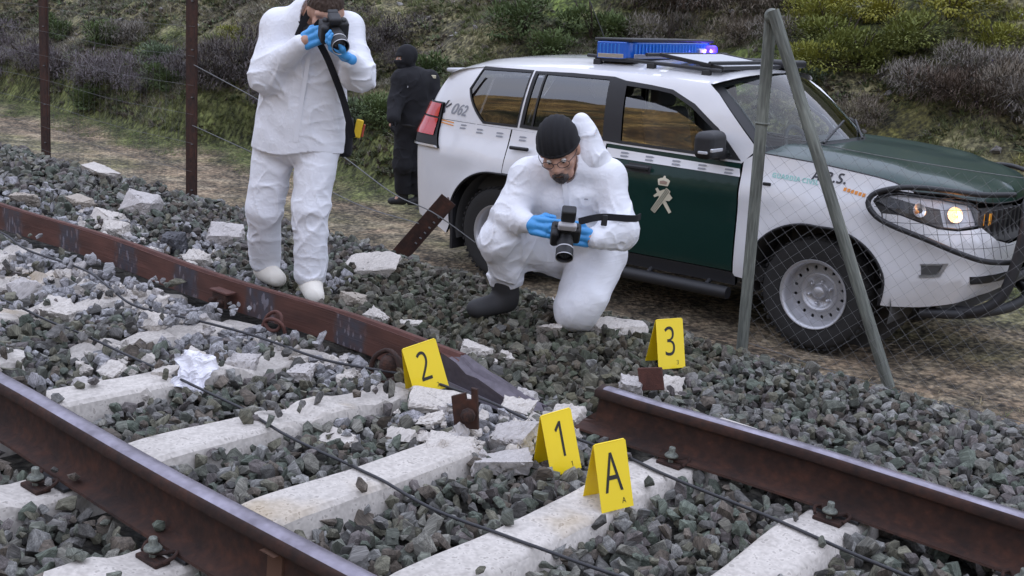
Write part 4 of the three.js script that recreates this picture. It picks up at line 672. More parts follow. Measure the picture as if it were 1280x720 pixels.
  // mirrors
  for (const sd of [1, -1]) { const m = mesh('door_mirror', [box(0.15, 0.19, 0.25, 0.62, 1.33, sd * 1.06, 0.055, 4), box(0.07, 0.06, 0.16, 0.63, 1.25, sd * 0.92, 0.02)], C.plastic, car); mesh('indicator_strip', box(0.02, 0.028, 0.15, 0.688, 1.30, sd * 1.09, 0.008), C.chrome, m); mesh('mirror_trim', box(0.07, 0.02, 0.02, 0.64, 1.285, sd * 1.188, 0.006), C.grey, m); }
  // headlight guards and bull bar of black tube
  for (const sd of [1, -1]) {
    const o = 0.07, Lp = N([[2.8, 1.09], [2.46, 1.12], [2.27, 1.145], [2.08, 1.16], [1.93, 1.15], [1.78, 1.1], [1.75, 1.05], [1.82, 0.985], [2.11, 0.86], [2.3, 0.79], [2.44, 0.745], [2.7, 0.72], [2.85, 0.73]]).map(p => skin(p[0], p[1], p[0] > 2.55 ? 0.1 : o, sd)[0]);
    const gd = mesh('lamp_guard', tube(Lp, 0.0175, 90, 8), C.plastic, car), wr = [];
    for (let i = 0; i < 12; i++) { const s = 1.88 + i * 0.07, t = skin(...N1(s, 1.145 - 0.05 * clamp((1.95 - s) * 5)), o, sd)[0], b = skin(...N1(s, lerp(0.96, 0.75, clamp((s - 1.88) / 0.55))), o, sd)[0]; wr.push(rod(t.toArray(), b.toArray(), 0.0016, 4)); }
    for (let j = 0; j < 5; j++) { const y = 1.1 - j * 0.068, s0 = y > 1.0 ? 1.8 : lerp(1.8, 2.35, (1.0 - y) / 0.22); wr.push(tube(range(s0, 2.7, 8).map(s => skin(...N1(s, y), o, sd)[0]), 0.0016, 12, 4)); }
    mesh('guard_wires', wr, C.plastic, gd);
    for (const [s, y] of N([[1.93, 1.15], [2.11, 0.86]])) mesh('bracket', rod(skin(s, y, 0, sd)[0].toArray(), skin(s, y, o, sd)[0].toArray(), 0.009, 6), C.plastic, gd);
  }
  const bb = mesh('bull_bar', [tube([[2.1, 0.38, 0.62], [2.36, 0.4, 0.58], [2.48, 0.5, 0.54], [2.54, 0.75, 0.5], [2.55, 1.0, 0.46], [2.52, 1.1, 0.36], [2.52, 1.12, 0], [2.52, 1.1, -0.36], [2.55, 1.0, -0.46], [2.54, 0.75, -0.5], [2.48, 0.5, -0.54], [2.36, 0.4, -0.58], [2.1, 0.38, -0.62]], 0.035, 120, 10), rod([2.54, 0.8, 0.5], [2.54, 0.8, -0.5], 0.025), rod([2.52, 0.62, 0.52], [2.52, 0.62, -0.52], 0.025)], C.plastic, car);
  mesh('skid_tube', tube([[2.05, 0.36, 0.74], [2.28, 0.37, 0.6], [2.42, 0.37, 0.3], [2.45, 0.37, 0], [2.42, 0.37, -0.3], [2.28, 0.37, -0.6], [2.05, 0.36, -0.74]], 0.035, 60, 8), C.plastic, bb);
  // roof gear
  const lbX = -0.56, lb = mesh('light_bar', [box(0.34, 0.035, 1.22, lbX, 1.852, 0, 0.012), box(0.36, 0.026, 1.22, lbX, 2.002, 0, 0.012), ...[-0.5, 0.5].map(z => box(0.14, 0.07, 0.06, lbX, 1.825, z, 0.01))], C.plastic, car);
  const lensSh = new THREE.Shape(); lensSh.moveTo(-0.15, -0.56); lensSh.quadraticCurveTo(-0.16, -0.61, -0.1, -0.62); lensSh.lineTo(0.08, -0.62); lensSh.quadraticCurveTo(0.15, -0.6, 0.16, -0.5); lensSh.lineTo(0.17, 0.5); lensSh.quadraticCurveTo(0.15, 0.6, 0.08, 0.62); lensSh.lineTo(-0.1, 0.62); lensSh.quadraticCurveTo(-0.16, 0.61, -0.15, 0.56);
  mesh('blue_lens', new THREE.ExtrudeGeometry(lensSh, { depth: 0.112, bevelEnabled: true, bevelSize: 0.01, bevelThickness: 0.008, bevelSegments: 2 }).rotateX(-Math.PI / 2).translate(lbX, 1.868, 0), C.blue, lb);
  const ribs = []; for (let i = 0; i < 24; i++) { const z = -0.55 + i * 0.048; ribs.push(box(0.006, 0.09, 0.012, lbX + 0.178, 1.926, z, 0.002)); } for (let i = 0; i < 6; i++) ribs.push(box(0.012, 0.09, 0.006, lbX - 0.1 + i * 0.035, 1.926, 0.632, 0.002));
  mesh('lens_ribs', ribs, phy(lin(0.03, 0.2, 0.62), 0.2, { clearcoat: 1 }), lb);
  mesh('clear_band', [box(0.004, 0.03, 1.1, lbX + 0.184, 1.882, 0.03, 0.001), box(0.24, 0.03, 0.004, lbX, 1.882, 0.634, 0.001)], C.chrome, lb);
  mesh('alley_lamp', [box(0.03, 0.045, 0.1, lbX + 0.185, 1.92, -0.4, 0.008)], C.chrome, lb);
  const fl = mesh('flashing_module', box(0.12, 0.105, 0.17, lbX + 0.15, 1.918, -0.55, 0.03, 3), std(lin(0.06, 0.04, 0.7), 0.3, 0, { emissive: lin(0.08, 0.03, 1), emissiveIntensity: 0.9 }), lb);
  const bl = new THREE.PointLight(lin(0.15, 0.1, 1), 0.12); bl.position.set(lbX + 0.24, 1.918, -0.55); bl.castShadow = true; lb.add(bl);
  const pn2 = mesh('roof_panel', box(0.52, 0.022, 0.86, 0, 0, 0, 0.006), C.grey, car); pn2.position.set(0.12, 1.862, 0.12); pn2.rotation.z = -0.14;
  mesh('panel_frame', [box(0.54, 0.028, 0.02, 0, 0.004, 0.44, 0.005), box(0.54, 0.028, 0.02, 0, 0.004, -0.44, 0.005), box(0.02, 0.028, 0.9, 0.27, 0.004, 0, 0.005), box(0.02, 0.028, 0.9, -0.27, 0.004, 0, 0.005)], C.plastic, pn2);
  mesh('roof_rack', [rod([-0.8, 1.875, 0.6], [0.4, 1.81, 0.6], 0.014), rod([-0.8, 1.875, -0.6], [0.4, 1.81, -0.6], 0.014), ...[-0.7, -0.2, 0.28].flatMap(x => [0.6, -0.6].map(z => box(0.07, 0.05, 0.04, x, yc(x) - 0.035, z, 0.008))), rod([-0.25, 1.9, 0.6], [-0.25, 1.9, -0.6], 0.014), rod([0.3, 1.86, 0.6], [0.3, 1.86, -0.6], 0.014), box(0.5, 0.06, 0.3, 0.22, 1.85, -0.48, 0.025)], C.plastic, car);
  mesh('roof_aerial', rod([-1.2, 1.83, -0.3], [-1.5, 2.35, -0.3], 0.004, 5), C.plastic, car);
  // lettering and marks
  const write = (txt, f, size, s0, y0, mt, nm, sx = 1, sk = 0, o2 = 0) => { const tr = q => q.map(v => N1(s0 + v.x * sx + v.y * sk, y0 + v.y - v.x * (o2 ?? 0))), gs = f.generateShapes(txt, size).map(sh => { const e = sh.extractPoints(5); return panel(tr(e.shape), 0.0035, 1, { rim: 0, edge: 0.03, holes: e.holes.map(tr) }); }); mesh(nm, gs, mt, car); };
  write('062', font, 0.09, -2.14, 1.34, C.ink2, 'lettering', 1.15, 0.1, 0.06);
  write('A.R.S.', font, 0.066, 1.31, 1.155, C.ink, 'lettering', 1.0, 0.2, 0.02);
  write('GUARDIA CIVIL', font, 0.032, 1.03, 1.14, C.teal, 'lettering', 1.05, 0, 0.05);
  const chev = []; for (const [s, y] of [[-1.73, 1.205], [-1.55, 1.19], [-1.36, 1.185], [-1.15, 1.18], [-0.28, 1.175], [-0.08, 1.172], [0.13, 1.17], [0.33, 1.168], [0.53, 1.165]]) for (const d of [0, 1]) chev.push(panel([[s, y + 0.014 - d * 0.024], [s + 0.05, y + 0.016 - d * 0.024], [s + 0.068, y + 0.009 - d * 0.024], [s + 0.05, y + 0.003 - d * 0.024], [s, y + 0.002 - d * 0.024]], s > -0.4 ? 0.008 : 0.0035, 1, { rim: 0 }));
  chev.forEach((g, i) => i % 2 === 0 && mesh('stripe_mark', [g, chev[i + 1]], C.ink2, car));
  mesh('orange_marks', [panel([[-1.96, 1.235], [-1.82, 1.225], [-1.82, 1.217], [-1.96, 1.227]], 0.004, 1, { rim: 0 }), panel([[-1.95, 1.215], [-1.81, 1.203], [-1.81, 1.195], [-1.95, 1.207]], 0.004, 1, { rim: 0 }), ...[0, 1, 2, 3, 4, 5].map(i => panel([[1.37 + i * 0.026, 1.168 - i * 0.004], [1.389 + i * 0.026, 1.168 - i * 0.004], [1.387 + i * 0.026, 1.145 - i * 0.004], [1.368 + i * 0.026, 1.145 - i * 0.004]], 0.0035, 1, { rim: 0 }))], C.orange, car);
  mesh('phone_mark', [panel(N([[-2.235, 1.445], [-2.21, 1.45], [-2.23, 1.39], [-2.2, 1.345], [-2.22, 1.335], [-2.25, 1.39]]), 0.0035, 1, { rim: 0 }), panel(N([[-2.225, 1.39], [-2.175, 1.43], [-2.165, 1.415], [-2.21, 1.38]]), 0.0035, 1, { rim: 0 })], C.ink, car);
  mesh('side_indicator', [box(0.06, 0.022, 0.014, ...skin(0.85, 1.115, 0.006)[0].toArray(), 0.007)], C.plastic, car);
  { // door emblem: crown over a crossed sword and bundle of rods
    const cx = 0.1, cy = 0.9, R = (a, pts) => pts.map(([x, y]) => [cx + x * Math.cos(a) - y * Math.sin(a), cy + x * Math.sin(a) + y * Math.cos(a)]);
    const E = [panel(R(0.62, [[-0.012, -0.12], [0.012, -0.12], [0.016, 0.03], [0.05, 0.035], [0.05, 0.05], [0.012, 0.055], [0.01, 0.085], [-0.01, 0.085], [-0.012, 0.055], [-0.05, 0.05], [-0.05, 0.035], [-0.016, 0.03]]), 0.004, 1, { rim: 0.001 }),
      panel(R(-0.55, [[-0.02, -0.125], [0.02, -0.125], [0.024, 0.0], [0.055, 0.02], [0.06, 0.055], [0.024, 0.065], [0.02, 0.085], [-0.02, 0.085], [-0.024, 0.0]]), 0.006, 1, { rim: 0.001 }),
      panel(R(0, [[-0.036, 0.095], [0.036, 0.095], [0.04, 0.105], [0.048, 0.135], [0.03, 0.145], [0.012, 0.15], [0.006, 0.165], [-0.006, 0.165], [-0.012, 0.15], [-0.03, 0.145], [-0.048, 0.135], [-0.04, 0.105]]), 0.004, 1, { rim: 0.001 })];
    mesh('door_emblem', E, C.gold, car);
    mesh('emblem_detail', [panel(R(0, [[-0.026, 0.105], [0.026, 0.105], [0.03, 0.125], [0, 0.132], [-0.03, 0.125]]), 0.0065, 1, { rim: 0 })], std(lin(0.32, 0.22, 0.17), 0.5), car);
    mesh('emblem_detail', [-0.012, 0, 0.012].map(d => panel(R(-0.55, [[d - 0.002, -0.12], [d + 0.002, -0.12], [d + 0.002, 0.08], [d - 0.002, 0.08]]), 0.008, 1, { rim: 0 })), C.green, car);
  }
}
// ---------------------------------------------------------------- people
// loose cloth: creased by ridged noise, most where it bunches (spots: [x, y, z, reach, amount])
function cloth(f, amp, spots = [], seed = 0) {
  return (x, y, z) => {
    let d = f(x, y, z); if (d > 0.06 || d < -0.06) return d;
    let a = 0; for (const s of spots) { const r = ((x - s[0]) ** 2 + (y - s[1]) ** 2 + (z - s[2]) ** 2) / (s[3] * s[3]); a += s[4] * Math.exp(-r); }
    const n1 = N3(x * 3.2 + seed + y * 1.6, y * 3.8 - x * 2.2, z * 3.2), n2 = N3b(x * 6.5 - y * 3, y * 7 + seed + x * 4, z * 6.5), n3 = N3(x * 2.1 - seed, y * 2.6 + z * 2.1, seed), r1 = 1 - Math.sqrt(n1 * n1 + 0.003), r2 = 1 - Math.sqrt(n2 * n2 + 0.004), k = clamp(0.5 + n3 * 1.6), a0 = amp * 0.7 * k;
    return d - (a + a0) * (0.8 * r1 ** 6 + 0.65 * r2 ** 6 * k - 0.2) - amp * (0.55 * n1 + 0.3 * n2);
  };
}
const sub = (p, q) => [p[0] - q[0], p[1] - q[1], p[2] - q[2]], add = (p, ...q) => [0, 1, 2].map(i => p[i] + q.reduce((s, t) => s + t[i], 0));
function figure(label, base) { const g = thing('person', label, 'person', base); g.userData.base = undefined; delete g.userData.base; return { g, base, put(name, geo, mat, parent) { const m = mesh(name, geo, mat, parent ?? g); if (!parent) m.position.set(-base[0], -base[1], -base[2]); return m; } }; }
const basis = (x, y, z, p, s = 1) => new THREE.Matrix4().makeBasis(x, y, z).scale(V(s, s, s)).setPosition(...p);
function frame(fwd, up) { const z = V(...fwd).normalize(), x = V(...up).cross(z).normalize(), y = z.clone().cross(x); return [x, y, z]; }
const headF = blend([ell([0, 0.03, -0.012], [0.077, 0.098, 0.098]), ell([0, -0.035, 0.022], [0.06, 0.075, 0.07]), cap([-0.03, -0.088, 0.045], [0.03, -0.088, 0.045], 0.022, 0.022), cap([0, -0.094, 0.06], [0, -0.1, 0.062], 0.02, 0.016), cap([0, 0.02, 0.083], [0, -0.028, 0.108], 0.009, 0.0145), cap([-0.014, -0.033, 0.095], [0.014, -0.033, 0.095], 0.009, 0.009), cap([-0.042, 0.03, 0.074], [0.042, 0.03, 0.074], 0.013, 0.013), ell([-0.042, -0.022, 0.06], [0.024, 0.024, 0.024]), ell([0.042, -0.022, 0.06], [0.024, 0.024, 0.024]), cap([-0.02, -0.06, 0.082], [0.02, -0.06, 0.082], 0.0075, 0.0075), cap([-0.015, -0.07, 0.082], [0.015, -0.07, 0.082], 0.008, 0.008), ell([-0.08, 0, -0.005], [0.011, 0.032, 0.019]), ell([0.08, 0, -0.005], [0.011, 0.032, 0.019]), cap([0, -0.06, -0.02], [0, -0.2, -0.05], 0.058, 0.062)], 0.018);
const headSdf = (x, y, z) => { let d = headF(x, y, z); for (const s of [-1, 1]) { const e = Math.hypot(x - s * 0.031, y - 0.008, z - 0.098) - 0.017; d = Math.max(d, -e); } return d; };
const headGeo = nets(headSdf, [-0.105, -0.22, -0.13], [0.105, 0.145, 0.135], 0.0045);
const eyeGeo = new THREE.SphereGeometry(0.0112, 14, 10), irisGeo = new THREE.SphereGeometry(0.0062, 10, 8);
const M2 = { white: std(lin(0.75, 0.73, 0.7), 0.3), iris: std(lin(0.03, 0.02, 0.015), 0.2), beard: std(lin(0.09, 0.075, 0.07), 0.9), knit: std(lin(0.011, 0.011, 0.013), 0.95), cover: std(lin(0.72, 0.68, 0.6), 0.8), boot: std(lin(0.03, 0.029, 0.03), 0.75), lens: phy(lin(0.01, 0.012, 0.02), 0.05, { clearcoat: 1 }), diff: std(lin(0.5, 0.5, 0.52), 0.5), steel: std(lin(0.5, 0.5, 0.52), 0.35, 0.8) };
function eyes(F, m, parent) { for (const s of [-1, 1]) { const q = F.put('eye', eyeGeo.clone().translate(s * 0.031, 0.006, 0.0815).applyMatrix4(m), M2.white, parent); F.put('iris', irisGeo.clone().translate(s * 0.031, 0.001, 0.088).applyMatrix4(m), M2.iris, parent); } }
// gloved hand: x = thumb side, y = along the fingers, z = the way the palm faces
function handGeo(wrist, d, n, flip, curl, size = 1, splay = 0.06, cuff = 0.052) {
  const P = [cap([-0.027, 0.015, 0], [-0.03, 0.078, 0.002], 0.0165, 0.0135), cap([0, 0.01, 0], [0, 0.085, 0], 0.018, 0.0145), cap([0.026, 0.015, 0], [0.029, 0.08, 0], 0.0175, 0.0135), cap([0, -cuff, 0], [0, 0.015, 0], 0.029, 0.026)];
  const fs = [[0.032, 0.083, 0.074, 0.0093], [0.011, 0.09, 0.083, 0.0097], [-0.011, 0.087, 0.077, 0.0093], [-0.031, 0.077, 0.06, 0.0083]];
  fs.forEach(([x, y, L, r], i) => { let p = [x, y - 0.008, 0], a = 0; const sx = (1.5 - i) * splay; [0.46, 0.3, 0.26].forEach((q, j) => { a += curl[j] * (1 + 0.06 * i); const e = [p[0] + sx * L * q, p[1] + Math.cos(a) * L * q, p[2] + Math.sin(a) * L * q]; P.push(cap(p, e, r * (1 - 0.06 * j), r * (0.94 - 0.06 * j))); p = e; }); });
  P.push(cap([0.026, 0.022, 0.004], [0.05, 0.05, 0.02], 0.0145, 0.012), cap([0.05, 0.05, 0.02], [0.052, 0.085, 0.036], 0.012, 0.0095));
  const g = nets(blend(P, 0.009), [-0.075, -0.1, -0.04], [0.09, 0.19, 0.12], 0.0042); // cuff to fingertips
  const y = V(...d).normalize(), z = V(...n); z.addScaledVector(y, -z.dot(y)).normalize(); const x = y.clone().cross(z).multiplyScalar(flip);
  if (flip < 0) { const I = g.index.array; for (let i = 0; i < I.length; i += 3) { const t = I[i]; I[i] = I[i + 1]; I[i + 1] = t; } }
  const m = basis(x, y, z, wrist, size); const out = g.applyMatrix4(m); return out;
}
function dslr(label, pos, fwd, up, flash) {
  const [x, y, z] = frame(fwd, up), g = thing('digital_camera', label, 'camera', pos); g.quaternion.setFromRotationMatrix(new THREE.Matrix4().makeBasis(x, y, z));
  mesh('body', [box(0.142, 0.1, 0.06, 0, 0, 0, 0.014, 3), box(0.04, 0.1, 0.085, -0.052, -0.002, 0.014, 0.016, 3)], M.black, g);
  mesh('prism', [box(0.06, 0.04, 0.075, 0, 0.062, 0.006, 0.014, 3), box(0.05, 0.018, 0.03, 0, 0.075, -0.035, 0.006)], M.black, g);
  const L = mesh('lens', lathe([[0.036, 0.028], [0.037, 0.05], [0.034, 0.052], [0.039, 0.058], [0.039, 0.085], [0.0365, 0.088], [0.041, 0.094], [0.042, 0.125], [0.043, 0.152], [0.038, 0.152], [0.036, 0.14]], 28).rotateX(Math.PI / 2), M.black, g);
  mesh('lens_ring', lathe([[0.0425, 0.1], [0.0432, 0.101], [0.0432, 0.106], [0.0425, 0.107]], 28).rotateX(Math.PI / 2), M2.diff, L);
  mesh('front_rim', lathe([[0.0375, 0.149], [0.041, 0.154], [0.0432, 0.1535], [0.0435, 0.15]], 28).rotateX(Math.PI / 2), M2.steel, L);
  mesh('front_element', new THREE.SphereGeometry(0.07, 20, 6, 0, TAU, 0, 0.54).rotateX(Math.PI / 2).translate(0, 0, 0.075), M2.lens, L);
  mesh('mode_dial', [lathe([[0, 0.012], [0.012, 0.012], [0.013, 0]], 14).translate(-0.045, 0.05, 0), lathe([[0, 0.01], [0.014, 0.01], [0.015, 0]], 14).translate(0.045, 0.05, 0)], M.black, g);
  if (flash) { const f = mesh('flash_unit', [box(0.068, 0.075, 0.05, 0, 0.155, 0.012, 0.01, 3), box(0.05, 0.04, 0.05, 0, 0.1, 0, 0.01)], M.black, g); mesh('diffuser', box(0.088, 0.042, 0.03, 0, 0.1, 0.042, 0.01, 3), M2.diff, f); }
  return g;
}
// ---- standing photographer
{
  const F = figure('person in white coverall and shoe covers standing beside the overturned rail, raising a camera', [-1.2, -0.2, -5.7]);
  const neck = [-1.163, 1.22, -5.66], rsh = [-1.315, 1.185, -5.68], lsh = [-0.965, 1.2, -5.66], relb = [-1.352, 0.945, -5.58], lelb = [-0.872, 0.985, -5.54], rwr = [-1.125, 1.135, -5.44], lwr = [-0.9, 1.068, -5.385];
  const rhip = [-1.322, 0.577, -5.74], lhip = [-1.085, 0.6, -5.7], rkn = [-1.364, 0.222, -5.72], lkn = [-1.096, 0.264, -5.62], ran = [-1.377, -0.1, -5.84], lan = [-1.078, -0.1, -5.62];
  const [hx, hy, hz] = frame([0.25, -0.38, 0.88], [0.05, 1, 0.3]), hm = basis(hx, hy, hz, [-1.06, 1.268, -5.575], 1.04);
  const core = nets(blend([cap([-1.16, 1.05, -5.68], [-1.2, 0.62, -5.72], 0.13, 0.13), cap(rsh, lsh, 0.06, 0.06), cap(neck, [-1.11, 1.3, -5.62], 0.055, 0.05), cap(rsh, relb, 0.05, 0.042), cap(relb, rwr, 0.042, 0.03), cap(lsh, lelb, 0.05, 0.042), cap(lelb, lwr, 0.042, 0.03), cap(rhip, rkn, 0.075, 0.055), cap(rkn, ran, 0.052, 0.04), cap(lhip, lkn, 0.075, 0.055), cap(lkn, lan, 0.052, 0.04), cap(ran, [-1.28, -0.15, -5.74], 0.035, 0.03), cap(lan, [-1.02, -0.15, -5.5], 0.035, 0.03)], 0.04), [-1.5, -0.22, -5.95], [-0.75, 1.42, -5.35], 0.016);
  F.put('body', [core, headGeo.clone().applyMatrix4(hm)], M.skin);
  const hairF = (x, y, z) => Math.max(ell([0, 0.04, -0.02], [0.088, 0.105, 0.108])(x, y, z) - 0.004 * N3(x * 60, y * 20, z * 60), 0.032 - y * 0.8 - (z > 0 ? -z * 0.06 : -z * 0.9) - 0.0);
  F.put('hair', nets(hairF, [-0.11, -0.12, -0.14], [0.11, 0.16, 0.11], 0.006).applyMatrix4(hm), M.hair);
  // jacket
  const jf = blend([...[-1, 1].map(s => cap([-1.155 + s * 0.095, 1.07, -5.685], [-1.2 + s * 0.115, 0.56, -5.72], 0.112, 0.13)), cap([-1.155, 1.05, -5.67], [-1.2, 0.56, -5.7], 0.13, 0.15), cap(add(neck, [-0.05, 0, 0]), rsh, 0.075, 0.086), cap(add(neck, [0.05, 0, 0]), lsh, 0.075, 0.086), cap(rsh, relb, 0.086, 0.08), cap(relb, [-1.15, 1.115, -5.46], 0.08, 0.046), cap(lsh, lelb, 0.086, 0.082), cap(lelb, [-0.9, 1.06, -5.395], 0.08, 0.048), cap(add(neck, [-0.035, -0.02, 0.0]), add(neck, [-0.01, 0.05, 0.0]), 0.085, 0.078), cap(add(neck, [0.04, -0.02, 0]), add(neck, [0.05, 0.04, 0.0]), 0.08, 0.072)], 0.05);
  const neckHole = cap([-1.13, 1.17, -5.62], [-1.07, 1.36, -5.56], 0.07, 0.1);
  const jw = cloth(jf, 0.0095, [[...relb, 0.13, 0.014], [...lelb, 0.13, 0.016], [-1.19, 0.85, -5.55, 0.2, 0.006]], 3);
  F.put('jacket', nets((x, y, z) => Math.max(jw(x, y, z), 0.555 + 0.012 * Math.sin(x * 16) + 0.05 * (x + 1.2) * 0.8 - y, -neckHole(x, y, z)), [-1.52, 0.5, -5.92], [-0.74, 1.36, -5.32], 0.0085), M.suit);
  const zip = ribbon([[-1.122, 1.13, -5.523], [-1.13, 1.0, -5.527], [-1.15, 0.85, -5.54], [-1.175, 0.62, -5.548]], 0.022, 0.006, [0.1, 0, 1]); F.put('zip_flap', zip, M.suit);
  // trousers
  const tf = blend([ell([-1.2, 0.6, -5.72], [0.225, 0.13, 0.155]), cap(rhip, rkn, 0.112, 0.096), cap(rkn, add(ran, [0, 0.02, 0]), 0.094, 0.086), cap(lhip, lkn, 0.112, 0.096), cap(lkn, add(lan, [0, 0.02, 0]), 0.094, 0.086)], 0.02);
  const tw = cloth(tf, 0.008, [[...rkn, 0.16, 0.014], [...lkn, 0.16, 0.014], [...ran, 0.14, 0.014], [...lan, 0.14, 0.014], [-1.2, 0.5, -5.6, 0.12, 0.01]], 9);
  F.put('trousers', nets((x, y, z) => Math.max(tw(x, y, z), -0.145 - y), [-1.54, -0.17, -5.98], [-0.9, 0.74, -5.44], 0.0085), M.suit);
  for (const [a, t] of [[ran, [-1.265, -0.155, -5.72]], [lan, [-1.005, -0.165, -5.46]]]) { const f = cloth(blend([cap(add(a, [0, -0.04, 0.0]), add(t, [-0.01, -0.005, -0.02]), 0.06, 0.042), cap(add(a, [0, -0.04, -0.03]), add(t, [-0.03, -0.0, -0.03]), 0.055, 0.04), cap(a, add(a, [0, 0.04, 0]), 0.06, 0.066)], 0.03), 0.004, [[...t, 0.1, 0.006]], 5); F.put('shoe_cover', nets((x, y, z) => Math.max(f(x, y, z), -0.212 - y), [a[0] - 0.14, -0.24, a[2] - 0.16], [t[0] + 0.12, a[1] + 0.11, t[2] + 0.12], 0.0085), M2.cover); }
  F.put('glove', handGeo([-1.14, 1.126, -5.452], [0.75, 0.4, 0.3], [0.45, -0.1, -0.85], 1, [0.35, 0.55, 0.5], 1.1), M.glove);
  F.put('glove', handGeo([-0.9, 1.072, -5.37], [-0.8, 0.4, 0.3], [0.25, 0.85, -0.1], -1, [0.45, 0.6, 0.5], 1.1, 0.06, 0.012), M.glove);
  dslr('black camera with long lens raised to the standing person\'s face', [-0.985, 1.2, -5.405], [0.4, -0.5, 0.77], [0.1, 1, 0.5]);
  const st = thing('camera_strap', 'black strap crossed over the standing person\'s white chest', 'strap', [-1.2, 0, -5.7]); const O = p => sub(p, [-1.2, 0, -5.7]);
  mesh('neck_strap', [ribbon([[-1.235, 1.275, -5.64], [-1.2, 1.25, -5.6], [-1.15, 1.2, -5.545], [-1.09, 1.2, -5.47], [-1.055, 1.23, -5.43]].map(O), 0.035, 0.004, [0.3, 0.2, 1]), ribbon([[-1.125, 1.3, -5.55], [-1.16, 1.22, -5.54], [-1.19, 1.15, -5.545]].map(O), 0.03, 0.004, [0.3, 0.2, 1])], M.blackCloth, st);
  mesh('body_strap', ribbon([[-1.07, 1.13, -5.5], [-1.03, 1.06, -5.515], [-0.985, 0.96, -5.53], [-0.945, 0.86, -5.55], [-0.915, 0.75, -5.585], [-0.9, 0.66, -5.64]].map(O), 0.034, 0.004, [0.3, 0, 1]), M.blackCloth, st);
  const bag = thing('shoulder_bag', 'black shoulder bag with yellow tab behind the standing person\'s hip', 'bag', [-1.0, 0.58, -5.84]);
  mesh('pouch', box(0.14, 0.22, 0.08, 0, 0.06, 0, 0.03, 3), M.blackCloth, bag); mesh('tab', box(0.04, 0.1, 0.018, 0.085, 0.125, 0.03, 0.009).rotateZ(-0.15), std(lin(0.75, 0.5, 0.02), 0.6), bag); mesh('tab_edge', box(0.009, 0.07, 0.018, 0.112, 0.12, 0.028, 0.004).rotateZ(-0.15), std(lin(0.4, 0.06, 0.03), 0.6), bag);
}
